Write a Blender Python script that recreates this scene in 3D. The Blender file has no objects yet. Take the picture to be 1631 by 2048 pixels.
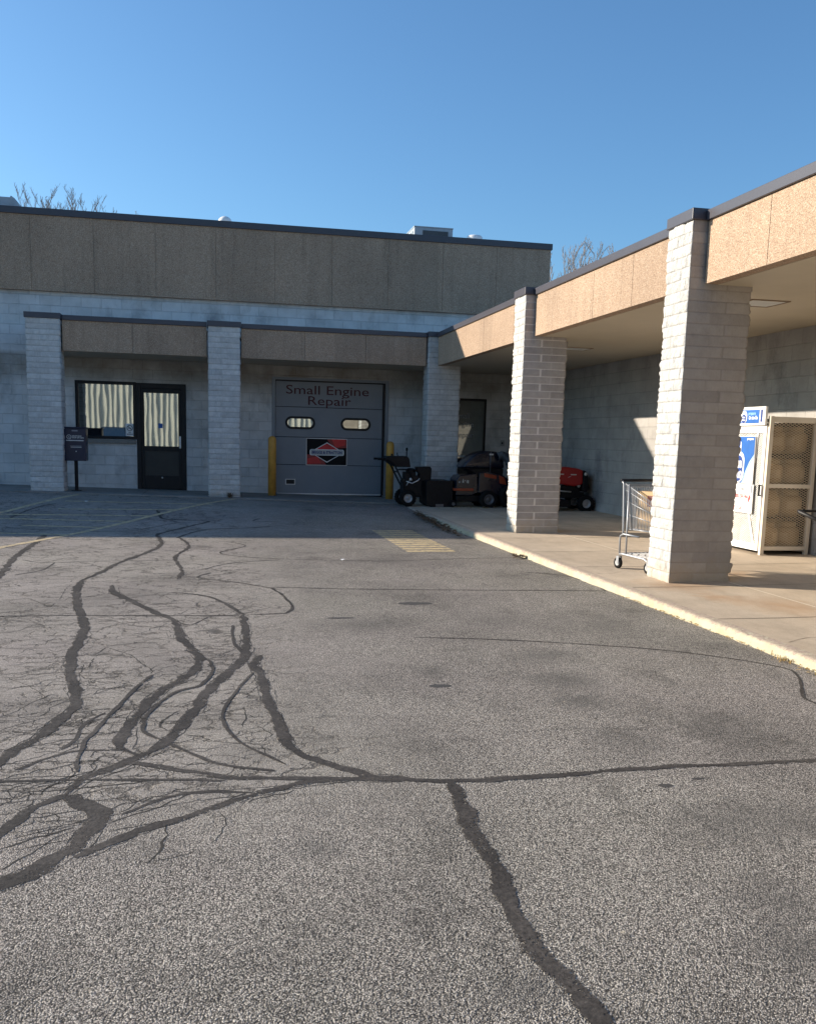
import bpy, math, random
from mathutils import Vector, Matrix, noise
R = math.radians
scene = bpy.context.scene
col = scene.collection
random.seed(11)

# ------------------------------------------------------------------ camera
cam_d = bpy.data.cameras.new('camera'); cam = bpy.data.objects.new('camera', cam_d); col.objects.link(cam)
_R = Vector((0.97949249, -0.1998223, 0.02579736)); _U = Vector((0.00549446, 0.15448258, 0.98798023)); _W = Vector((0.20140572, 0.96757748, -0.15241245))
m = Matrix((( _R.x, _U.x, -_W.x, 0), (_R.y, _U.y, -_W.y, 0), (_R.z, _U.z, -_W.z, 1.5), (0, 0, 0, 1)))
cam.matrix_world = m
cam_d.sensor_fit = 'VERTICAL'; cam_d.sensor_height = 24.0; cam_d.sensor_width = 24.0 * 1631 / 2048
cam_d.lens = 1900.0 / 2048 * 24.0
cam_d.shift_y = 149.66 / 2048
cam_d.clip_start = 0.05; cam_d.clip_end = 3000
scene.camera = cam

# ------------------------------------------------------------------ sky, sun, exposure
SUN = Vector((1.0, -0.505, -0.380)).normalized()
elev = math.asin(-SUN.z); azim = math.atan2(-SUN.x, -SUN.y)   # clockwise from +Y
w = bpy.data.worlds.new('World'); scene.world = w; w.use_nodes = True
nt = w.node_tree; nt.nodes.clear()
wo = nt.nodes.new('ShaderNodeOutputWorld'); bg = nt.nodes.new('ShaderNodeBackground'); sky = nt.nodes.new('ShaderNodeTexSky')
sky.sky_type = 'NISHITA'; sky.sun_disc = False; sky.sun_elevation = elev; sky.sun_rotation = azim
sky.altitude = 250; sky.air_density = 1.0; sky.dust_density = 1.3; sky.ozone_density = 2.2
bg.inputs['Strength'].default_value = 0.092
tint = nt.nodes.new('ShaderNodeMix'); tint.data_type = 'RGBA'; tint.blend_type = 'MULTIPLY'; tint.inputs[0].default_value = 1.0; tint.inputs[7].default_value = (0.69, 1.0, 1.22, 1)
nt.links.new(sky.outputs[0], tint.inputs[6]); nt.links.new(tint.outputs[2], bg.inputs[0]); nt.links.new(bg.outputs[0], wo.inputs[0])
sd = bpy.data.lights.new('sun', 'SUN'); sd.energy = 5.0; sd.angle = R(0.5); sd.color = (1.0, 0.88, 0.72)
so = bpy.data.objects.new('sun', sd); col.objects.link(so)
so.rotation_euler = SUN.to_track_quat('-Z', 'Y').to_euler(); so.location = (-20, 10, 15)
scene.view_settings.view_transform = 'Standard'; scene.view_settings.look = 'None'
scene.view_settings.exposure = 0.8; scene.view_settings.gamma = 1.0
scene.render.engine = 'CYCLES'

# ------------------------------------------------------------------ materials
def nmat(name):
    mt = bpy.data.materials.new(name); mt.use_nodes = True
    n = mt.node_tree.nodes; n.clear()
    o = n.new('ShaderNodeOutputMaterial'); b = n.new('ShaderNodeBsdfPrincipled')
    mt.node_tree.links.new(b.outputs[0], o.inputs[0])
    return mt, mt.node_tree, b
def N(t, typ, **kw):
    n = t.nodes.new(typ)
    for k, v in kw.items():
        if k in ('operation', 'blend_type', 'feature', 'distance', 'noise_dimensions', 'data_type', 'clamp', 'use_clamp', 'attribute_name', 'offset', 'offset_frequency', 'voronoi_dimensions', 'vector_type', 'wave_type', 'bands_direction', 'squash'):
            try: setattr(n, k, v); continue
            except Exception: pass
        n.inputs[k].default_value = v
    return n
def L(t, a, b): t.links.new(a, b)
def ramp(t, fac, stops):
    r = t.nodes.new('ShaderNodeValToRGB'); e = r.color_ramp.elements
    while len(e) < len(stops): e.new(0.5)
    for i, (p, c) in enumerate(stops):
        e[i].position = p; e[i].color = (c[0], c[1], c[2], 1) if isinstance(c, tuple) else (c, c, c, 1)
    L(t, fac, r.inputs[0]); return r.outputs[0]
def mix(t, fac, a, b, mode='MIX'):
    x = t.nodes.new('ShaderNodeMix'); x.data_type = 'RGBA'; x.blend_type = mode
    for s, i in ((fac, 0), (a, 6), (b, 7)):
        if isinstance(s, (int, float)): x.inputs[i].default_value = s
        elif isinstance(s, tuple): x.inputs[i].default_value = (s[0], s[1], s[2], 1)
        else: L(t, s, x.inputs[i])
    return x.outputs[2]
def mth(t, op, a, b=0.0, c=None):
    x = t.nodes.new('ShaderNodeMath'); x.operation = op
    for i, s in enumerate((a, b) if c is None else (a, b, c)):
        if isinstance(s, (int, float)): x.inputs[i].default_value = s
        else: L(t, s, x.inputs[i])
    return x.outputs[0]
def dim(t, c, k): return mix(t, 1.0, c, (k, k, k), 'MULTIPLY')
def pos(t): return t.nodes.new('ShaderNodeNewGeometry').outputs['Position']
def noi(t, vec, scale, detail=4, rough=0.55):
    n = N(t, 'ShaderNodeTexNoise', Scale=scale, Detail=detail, Roughness=rough); L(t, vec, n.inputs['Vector']); return n.outputs['Fac']
def smap(t, vec, s):
    n = t.nodes.new('ShaderNodeMapping'); n.inputs['Scale'].default_value = s; L(t, vec, n.inputs['Vector']); return n.outputs[0]
def bump(t, b, h, dist=0.01, strength=1.0):
    n = N(t, 'ShaderNodeBump', Strength=strength, Distance=dist); L(t, h, n.inputs['Height']); L(t, n.outputs[0], b.inputs['Normal'])
def plain(name, c, rough=0.5, metal=0.0, var=0.15, nscale=6.0, spec=None):
    mt, t, b = nmat(name)
    p = pos(t); f = noi(t, p, nscale, 5, 0.65)
    cc = ramp(t, f, [(0.3, tuple(v * (1 - var) for v in c)), (0.7, tuple(min(1, v * (1 + var)) for v in c))])
    L(t, cc, b.inputs['Base Color']); b.inputs['Roughness'].default_value = rough; b.inputs['Metallic'].default_value = metal
    if spec is not None: b.inputs['Specular IOR Level'].default_value = spec
    return mt

def mat_asphalt():
    mt, t, b = nmat('asphalt_chipseal')
    p = pos(t)
    v1 = N(t, 'ShaderNodeTexVoronoi', Scale=190.0, Randomness=1.0); L(t, p, v1.inputs['Vector'])
    v2 = N(t, 'ShaderNodeTexVoronoi', Scale=85.0, Randomness=1.0); L(t, p, v2.inputs['Vector'])
    sp = t.nodes.new('ShaderNodeSeparateXYZ'); L(t, p, sp.inputs[0])
    # worn smoother, cracked zone to the left
    nl = noi(t, p, 0.55, 3, 0.5)
    xl = mth(t, 'ADD', sp.outputs[0], mth(t, 'MULTIPLY', nl, 1.6))
    left = t.nodes.new('ShaderNodeMapRange'); left.inputs[1].default_value = 1.9; left.inputs[2].default_value = 0.9; L(t, xl, left.inputs[0])
    yfar = t.nodes.new('ShaderNodeMapRange'); yfar.inputs[1].default_value = 3.0; yfar.inputs[2].default_value = 3.9; L(t, sp.outputs[1], yfar.inputs[0])
    leftm = mth(t, 'MULTIPLY', left.outputs[0], yfar.outputs[0])
    stone = ramp(t, v1.outputs['Color'], [(0.0, (0.07, 0.066, 0.062)), (0.3, (0.19, 0.18, 0.17)), (0.6, (0.38, 0.362, 0.34)), (1.0, (0.72, 0.69, 0.65))])
    gap = ramp(t, v1.outputs['Distance'], [(0.0, 1.0), (0.38, 0.95), (0.70, 0.22)])
    c = mix(t, 1.0, stone, gap, 'MULTIPLY')
    flat = ramp(t, noi(t, p, 70, 6, 0.75), [(0.35, (0.155, 0.145, 0.137)), (0.65, (0.37, 0.345, 0.325))])
    lf = mth(t, 'MULTIPLY', leftm, 0.6)
    c = mix(t, lf, c, flat)
    big = ramp(t, noi(t, p, 0.9, 5, 0.6), [(0.3, 0.74), (0.5, 1.0), (0.7, 1.16)])
    c = mix(t, 1.0, c, big, 'MULTIPLY')
    tint = ramp(t, noi(t, p, 0.35, 3, 0.5), [(0.35, (1.0, 0.965, 0.95)), (0.65, (1.0, 0.99, 0.93))])
    c = mix(t, 1.0, c, tint, 'MULTIPLY')
    # oil / tyre stains
    st = ramp(t, noi(t, smap(t, p, (1.3, 0.8, 1.0)), 1.6, 7, 0.75), [(0.54, 1.0), (0.66, 0.62), (0.8, 0.42)])
    c = mix(t, 0.8, c, st, 'MULTIPLY')
    for (x, y, r, k0) in ((2.2, 5.96, .28, .6), (2.09, 5.3, .26, .75), (2.02, 4.85, .22, .75), (1.33, 5.6, .14, .45), (3.0, 6.95, .5, .5), (1.98, 4.13, .24, .5), (1.98, 3.14, .3, .55), (.80, 2.19, .13, .7), (1.1, 7.1, .4, .45),
                          (2.27, 7.2, .5, .4), (2.56, 4.3, .3, .4), (.36, 3.14, .12, .6), (1.76, 2.53, .25, .6), (-.2, 5.8, .35, .3), (2.2, 11.0, .8, .4), (.16, 4.2, .16, .4), (2.26, 3.1, .25, .5), (1.64, 2.24, .2, .6), (-.9, 8.4, .8, .35)):
        dd = t.nodes.new('ShaderNodeVectorMath'); dd.operation = 'DISTANCE'; wv = N(t, 'ShaderNodeTexNoise', Scale=5.0 / max(r, .2) * .3, Detail=6.0, Roughness=0.75); L(t, p, wv.inputs['Vector'])
        av = t.nodes.new('ShaderNodeVectorMath'); av.operation = 'MULTIPLY_ADD'; L(t, wv.outputs['Color'], av.inputs[0]); av.inputs[1].default_value = (1.8 * r, 1.8 * r, 0); L(t, p, av.inputs[2])
        L(t, av.outputs[0], dd.inputs[0]); dd.inputs[1].default_value = (x + .9 * r, y + .9 * r, .09)
        c = mix(t, ramp(t, dd.outputs['Value'], [(0.0, k0), (r * 1.15, 0.0)]), c, (0.075, 0.072, 0.068))
    # fine crazing of the left part
    wob = N(t, 'ShaderNodeTexNoise', Scale=5.0, Detail=5.0, Roughness=0.7); L(t, p, wob.inputs['Vector'])
    pv = t.nodes.new('ShaderNodeVectorMath'); pv.operation = 'MULTIPLY_ADD'; L(t, wob.outputs['Color'], pv.inputs[0]); pv.inputs[1].default_value = (0.35, 0.35, 0); L(t, p, pv.inputs[2])
    vc = N(t, 'ShaderNodeTexVoronoi', feature='DISTANCE_TO_EDGE', Scale=2.6); L(t, smap(t, pv.outputs[0], (0.8, 1.5, 1)), vc.inputs['Vector'])
    vc2 = N(t, 'ShaderNodeTexVoronoi', feature='DISTANCE_TO_EDGE', Scale=6.0); L(t, smap(t, pv.outputs[0], (0.7, 1.4, 1)), vc2.inputs['Vector'])
    cr = ramp(t, vc.outputs[0], [(0.0, 1.0), (0.011, 0.8), (0.024, 0.0)])
    cr2 = ramp(t, vc2.outputs[0], [(0.0, 1.0), (0.02, 0.6), (0.045, 0.0)])
    gate = ramp(t, noi(t, p, 1.3, 3, 0.6), [(0.40, 0.0), (0.48, 1.0)])
    gate2 = ramp(t, noi(t, smap(t, p, (1.2, 0.8, 1)), 2.1, 3, 0.6), [(0.44, 0.0), (0.53, 1.0)])
    crm = mth(t, 'MAXIMUM', mth(t, 'MULTIPLY', cr, gate), mth(t, 'MULTIPLY', cr2, gate2))
    crm = mth(t, 'MULTIPLY', crm, leftm)
    c = mix(t, mth(t, 'MULTIPLY', crm, 0.85), c, (0.035, 0.032, 0.03))
    c = mix(t, 1.0, c, (1.24, 1.205, 1.175), 'MULTIPLY')
    L(t, c, b.inputs['Base Color']); b.inputs['Roughness'].default_value = 0.86; b.inputs['Specular IOR Level'].default_value = 0.35
    h = mth(t, 'SUBTRACT', mth(t, 'MULTIPLY', v1.outputs['Distance'], -1.0), mth(t, 'MULTIPLY', v2.outputs['Distance'], 0.5))
    h = mth(t, 'MULTIPLY', h, mth(t, 'SUBTRACT', 1.0, mth(t, 'MULTIPLY', leftm, 0.55)))
    h = mth(t, 'SUBTRACT', h, mth(t, 'MULTIPLY', crm, 1.2))
    bump(t, b, h, 0.0055, 0.85)
    return mt
def mat_seal():
    mt, t, b = nmat('crack_seal_tar')
    p = pos(t)
    c = ramp(t, noi(t, p, 45, 6, 0.7), [(0.3, (0.032, 0.028, 0.025)), (0.6, (0.074, 0.065, 0.058)), (0.8, (0.18, 0.158, 0.14))])
    c2 = ramp(t, noi(t, p, 3.0, 3, 0.6), [(0.4, 0.8), (0.65, 1.35)])
    c = mix(t, 1.0, c, c2, 'MULTIPLY')
    L(t, c, b.inputs['Base Color']); b.inputs['Roughness'].default_value = 0.72; b.inputs['Specular IOR Level'].default_value = 0.22
    bump(t, b, noi(t, p, 60, 5, 0.7), 0.004, 0.7)
    tr = t.nodes.new('ShaderNodeBsdfTransparent'); mx = t.nodes.new('ShaderNodeMixShader')
    ea = t.nodes.new('ShaderNodeAttribute'); ea.attribute_name = 'edge'
    ed = mth(t, 'POWER', mth(t, 'ABSOLUTE', mth(t, 'MULTIPLY', mth(t, 'SUBTRACT', ea.outputs['Fac'], 0.5), 2.0)), 3.0)
    vv = N(t, 'ShaderNodeTexVoronoi', Scale=120.0); L(t, p, vv.inputs['Vector'])
    nn = mth(t, 'ADD', mth(t, 'ADD', mth(t, 'MULTIPLY', noi(t, p, 60, 6, 0.8), 0.45), mth(t, 'MULTIPLY', noi(t, p, 4.5, 4, 0.7), 0.40)), mth(t, 'MULTIPLY', vv.outputs['Distance'], 0.15))
    k = ramp(t, mth(t, 'ADD', nn, mth(t, 'MULTIPLY', ed, 0.095)), [(0.555, 0.0), (0.605, 1.0)])
    out = [n for n in t.nodes if n.type == 'OUTPUT_MATERIAL'][0]; L(t, k, mx.inputs[0]); L(t, b.outputs[0], mx.inputs[1]); L(t, tr.outputs[0], mx.inputs[2]); L(t, mx.outputs[0], out.inputs[0])
    return mt
def mat_concrete(name, c0, c1, rust=False):
    mt, t, b = nmat(name)
    p = pos(t)
    f = noi(t, p, 1.1, 6, 0.62); f2 = noi(t, p, 90, 4, 0.7)
    c = ramp(t, f, [(0.3, c0), (0.7, c1)])
    c = mix(t, 1.0, c, ramp(t, f2, [(0.3, 0.86), (0.7, 1.08)]), 'MULTIPLY')
    sp = ramp(t, noi(t, p, 14, 6, 0.8), [(0.62, 1.0), (0.72, 0.72)])
    c = mix(t, 1.0, c, sp, 'MULTIPLY')
    c = mix(t, 0.8, c, ramp(t, noi(t, smap(t, p, (1.6, .7, 1)), 2.3, 7, 0.75), [(0.42, 1.04), (0.6, 0.86), (0.75, 0.68)]), 'MULTIPLY')
    c = dim(t, c, .97)
    if rust:
        for (x, y, r, s) in ((4.5, 7.75, 0.42, (1.6, 1.0, 0)), (4.85, 7.25, 0.45, (1.0, 0.7, 0)), (4.45, 8.5, 0.5, (1, 1, 0)), (5.3, 9.2, 0.6, (1, 2, 0))):
            d = t.nodes.new('ShaderNodeVectorMath'); d.operation = 'DISTANCE'
            wv = N(t, 'ShaderNodeTexNoise', Scale=7.0, Detail=5.0); L(t, p, wv.inputs['Vector'])
            av = t.nodes.new('ShaderNodeVectorMath'); av.operation = 'MULTIPLY_ADD'; L(t, wv.outputs['Color'], av.inputs[0]); av.inputs[1].default_value = (0.5, 0.5, 0); L(t, p, av.inputs[2])
            L(t, smap(t, av.outputs[0], (s[0], s[1], 0)), d.inputs[0]); d.inputs[1].default_value = ((x + .25) * s[0], (y + .25) * s[1], 0)
            k = ramp(t, d.outputs['Value'], [(0.0, 0.55), (r, 0.0)])
            c = mix(t, k, c, (0.40, 0.21, 0.085))
    L(t, c, b.inputs['Base Color']); b.inputs['Roughness'].default_value = 0.85
    bump(t, b, noi(t, p, 120, 4, 0.7), 0.002, 0.6)
    return mt
def mat_kerb():
    mt, t, b = nmat('kerb_worn_paint')
    p = pos(t)
    sp = t.nodes.new('ShaderNodeSeparateXYZ'); L(t, p, sp.inputs[0])
    n1 = noi(t, p, 22, 6, 0.75)
    paint = ramp(t, noi(t, p, 4, 4, 0.6), [(0.3, (0.42, 0.36, 0.23)), (0.6, (0.48, 0.435, 0.32)), (0.8, (0.44, 0.41, 0.34))])
    bare = ramp(t, noi(t, p, 60, 4, 0.7), [(0.3, (0.25, 0.19, 0.15)), (0.7, (0.50, 0.40, 0.32))])
    hz = t.nodes.new('ShaderNodeMapRange'); hz.inputs[1].default_value = 0.12; hz.inputs[2].default_value = 0.16; hz.inputs[3].default_value = -0.10; hz.inputs[4].default_value = 0.11; L(t, sp.outputs[2], hz.inputs[0])
    m_ = ramp(t, mth(t, 'ADD', n1, hz.outputs[0]), [(0.52, 0.0), (0.58, 1.0)])
    c = mix(t, m_, paint, bare)
    L(t, c, b.inputs['Base Color']); b.inputs['Roughness'].default_value = 0.8
    bump(t, b, noi(t, p, 35, 5, 0.7), 0.008, 0.8)
    return mt
def mat_aggregate():
    mt, t, b = nmat('exposed_aggregate_panel')
    p = pos(t)
    v = N(t, 'ShaderNodeTexVoronoi', Scale=85.0); L(t, p, v.inputs['Vector'])
    v2 = N(t, 'ShaderNodeTexVoronoi', Scale=110.0); L(t, p, v2.inputs['Vector'])
    c = ramp(t, v.outputs['Color'], [(0.0, (0.34, 0.23, 0.155)), (0.3, (0.46, 0.318, 0.218)), (0.7, (0.53, 0.382, 0.27)), (1.0, (0.63, 0.495, 0.378))])
    c = mix(t, 1.0, c, ramp(t, v.outputs['Distance'], [(0.2, 1.0), (0.75, 0.62)]), 'MULTIPLY')
    c = mix(t, 1.0, c, ramp(t, noi(t, p, 0.8, 5, 0.6), [(0.3, 0.87), (0.7, 1.08)]), 'MULTIPLY')
    dr = ramp(t, noi(t, smap(t, p, (5, 5, 0.35)), 1.4, 6, 0.7), [(0.5, 1.0), (0.72, 0.74)])
    c = mix(t, 0.8, c, dr, 'MULTIPLY')
    sn = t.nodes.new('ShaderNodeVectorMath'); sn.operation = 'SNAP'; L(t, p, sn.inputs[0]); sn.inputs[1].default_value = (1.232, 1.12, 9.0)
    wn = t.nodes.new('ShaderNodeTexWhiteNoise'); wn.noise_dimensions = '3D'; L(t, sn.outputs[0], wn.inputs[0])
    c = mix(t, 1.0, c, ramp(t, wn.outputs[0], [(0.0, 0.93), (1.0, 1.06)]), 'MULTIPLY')
    L(t, c, b.inputs['Base Color']); b.inputs['Roughness'].default_value = 0.9
    h = mth(t, 'SUBTRACT', mth(t, 'MULTIPLY', v.outputs['Distance'], -1.0), mth(t, 'MULTIPLY', v2.outputs['Distance'], 0.35))
    bump(t, b, h, 0.008, 0.7)
    return mt
def mat_block(name, axis, c0=(0.55, 0.54, 0.53), c1=(0.72, 0.71, 0.69), bw=0.406, bh=0.2032, stain=True, brown_band=0.0, warm=False, blotch=None):
    """painted concrete block wall; axis 'x' = face runs along X, 'y' = face runs along Y"""
    mt, t, b = nmat(name)
    p = pos(t)
    sp = t.nodes.new('ShaderNodeSeparateXYZ'); L(t, p, sp.inputs[0])
    cb = t.nodes.new('ShaderNodeCombineXYZ'); L(t, sp.outputs[0 if axis == 'x' else 1], cb.inputs[0]); L(t, sp.outputs[2], cb.inputs[1])
    br = N(t, 'ShaderNodeTexBrick', offset=0.5, Scale=1.0); br.inputs['Mortar Size'].default_value = 0.008; br.inputs['Mortar Smooth'].default_value = 0.6
    br.inputs['Brick Width'].default_value = bw; br.inputs['Row Height'].default_value = bh; br.inputs['Bias'].default_value = 0.0
    br.inputs['Color1'].default_value = (0.2, 0.2, 0.2, 1); br.inputs['Color2'].default_value = (0.8, 0.8, 0.8, 1); br.inputs['Mortar'].default_value = (0.5, 0.5, 0.5, 1)
    L(t, cb.outputs[0], br.inputs['Vector'])
    f = noi(t, p, 2.2, 6, 0.6)
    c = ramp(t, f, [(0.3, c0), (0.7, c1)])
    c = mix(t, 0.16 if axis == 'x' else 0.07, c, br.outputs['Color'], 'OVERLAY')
    c = mix(t, mth(t, 'MULTIPLY', br.outputs['Fac'], 0.22 if axis == 'x' else 0.12), c, (0.22, 0.22, 0.23))
    if stain:
        s = ramp(t, noi(t, smap(t, p, (1.1, 1.1, 0.7)), 1.5, 7, 0.72), [(0.53, 1.0), (0.64, 0.72), (0.78, 0.5)])
        c = mix(t, 0.85, c, s, 'MULTIPLY')
        s2 = ramp(t, noi(t, smap(t, p, (5, 5, 1.2)), 2.0, 5, 0.7), [(0.6, 1.0), (0.72, 0.7)])
        c = mix(t, 0.6, c, s2, 'MULTIPLY')
    if brown_band:  # mottled brown band from about door-head height up to the soffit
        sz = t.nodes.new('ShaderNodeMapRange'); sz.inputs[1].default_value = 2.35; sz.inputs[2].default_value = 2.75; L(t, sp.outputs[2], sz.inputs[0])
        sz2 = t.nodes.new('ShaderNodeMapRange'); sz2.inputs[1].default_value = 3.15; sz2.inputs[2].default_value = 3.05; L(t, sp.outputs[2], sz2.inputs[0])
        k = mth(t, 'MULTIPLY', mth(t, 'MULTIPLY', sz.outputs[0], sz2.outputs[0]), ramp(t, noi(t, p, 1.6, 5, 0.65), [(0.3, brown_band * 0.4), (0.65, brown_band)]))
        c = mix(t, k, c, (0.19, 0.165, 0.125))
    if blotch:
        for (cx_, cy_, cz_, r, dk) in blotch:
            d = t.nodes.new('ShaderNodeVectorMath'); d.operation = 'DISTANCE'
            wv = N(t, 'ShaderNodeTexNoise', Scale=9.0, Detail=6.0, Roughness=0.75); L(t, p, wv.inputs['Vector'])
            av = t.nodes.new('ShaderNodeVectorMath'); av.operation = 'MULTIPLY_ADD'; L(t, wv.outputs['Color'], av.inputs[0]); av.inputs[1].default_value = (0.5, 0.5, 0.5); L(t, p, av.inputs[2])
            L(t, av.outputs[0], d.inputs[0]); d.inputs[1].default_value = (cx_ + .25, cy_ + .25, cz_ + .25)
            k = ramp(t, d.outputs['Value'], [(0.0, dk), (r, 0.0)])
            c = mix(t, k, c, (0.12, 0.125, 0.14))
    L(t, c, b.inputs['Base Color']); b.inputs['Roughness'].default_value = 0.72
    h = mth(t, 'ADD', mth(t, 'MULTIPLY', br.outputs['Fac'], -1.0), mth(t, 'MULTIPLY', noi(t, p, 28, 6, 0.75), 0.9))
    h = mth(t, 'ADD', h, mth(t, 'MULTIPLY', noi(t, smap(t, p, (1, 1, 1.6)), 7, 4, 0.6), 0.8))
    bump(t, b, h, 0.012, 0.7)
    return mt
def mat_split(name, brick0, brick1, mortar, chisel=0.007):
    """split-face block pillar; the joint depth comes from the mesh, its mask from attribute 'joint'"""
    mt, t, b = nmat(name)
    p = pos(t)
    at = t.nodes.new('ShaderNodeAttribute'); at.attribute_name = 'joint'
    tn = t.nodes.new('ShaderNodeAttribute'); tn.attribute_name = 'tone'
    f = noi(t, p, 9, 6, 0.7)
    c = ramp(t, f, [(0.3, brick0), (0.7, brick1)])
    c = mix(t, 1.0, c, ramp(t, tn.outputs['Fac'], [(0.0, 0.86), (1.0, 1.08)]), 'MULTIPLY')
    c = mix(t, at.outputs['Fac'], c, mortar)
    sp = t.nodes.new('ShaderNodeSeparateXYZ'); L(t, p, sp.inputs[0])
    lo = t.nodes.new('ShaderNodeMapRange'); lo.inputs[1].default_value = 0.42; lo.inputs[2].default_value = 0.18; L(t, mth(t, 'ADD', sp.outputs[2], mth(t, 'MULTIPLY', mth(t, 'SUBTRACT', f, 0.5), 0.35)), lo.inputs[0])
    c = mix(t, mth(t, 'MULTIPLY', lo.outputs[0], 0.45), c, (0.50, 0.38, 0.22))
    s = ramp(t, noi(t, smap(t, p, (4, 4, 1.5)), 2.0, 6, 0.72), [(0.58, 1.0), (0.72, 0.78)])
    c = mix(t, 0.8, c, s, 'MULTIPLY')
    L(t, c, b.inputs['Base Color']); b.inputs['Roughness'].default_value = 0.78
    h = mth(t, 'ADD', noi(t, p, 55, 6, 0.75), mth(t, 'MULTIPLY', noi(t, smap(t, p, (26, 26, 7)), 1.6, 5, 0.7), 1.7))
    bump(t, b, h, chisel, 0.85)
    return mt
def mat_glass(fac=0.42, name='reflective_glass'):
    mt, t, b = nmat(name)
    b.inputs['Base Color'].default_value = (0.012, 0.014, 0.016, 1); b.inputs['Roughness'].default_value = 0.03
    g = t.nodes.new('ShaderNodeBsdfGlossy'); g.inputs['Roughness'].default_value = 0.015; g.inputs['Color'].default_value = (0.93, 1.0, 0.97, 1)
    mx = t.nodes.new('ShaderNodeMixShader'); mx.inputs[0].default_value = fac
    L(t, b.outputs[0], mx.inputs[1]); L(t, g.outputs[0], mx.inputs[2])
    out = [n for n in t.nodes if n.type == 'OUTPUT_MATERIAL'][0]; L(t, mx.outputs[0], out.inputs[0])
    bp = N(t, 'ShaderNodeBump', Strength=1.0, Distance=0.00032); L(t, noi(t, smap(t, pos(t), (3.4, 3.4, 1.3)), 1.1, 1, 0.4), bp.inputs['Height'])
    L(t, bp.outputs[0], g.inputs['Normal'])
    return mt
def mat_sealpaint(name, c, wear=0.5):
    mt, t, b = nmat(name)
    p = pos(t)
    k = ramp(t, noi(t, p, 16, 7, 0.8), [(wear - .06, 0.0), (wear + .06, 1.0)])
    cc = mix(t, k, c, (0.17, 0.16, 0.145))
    L(t, cc, b.inputs['Base Color']); b.inputs['Roughness'].default_value = 0.8
    bump(t, b, noi(t, p, 80, 4, 0.7), 0.004, 0.6)
    return mt

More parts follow.
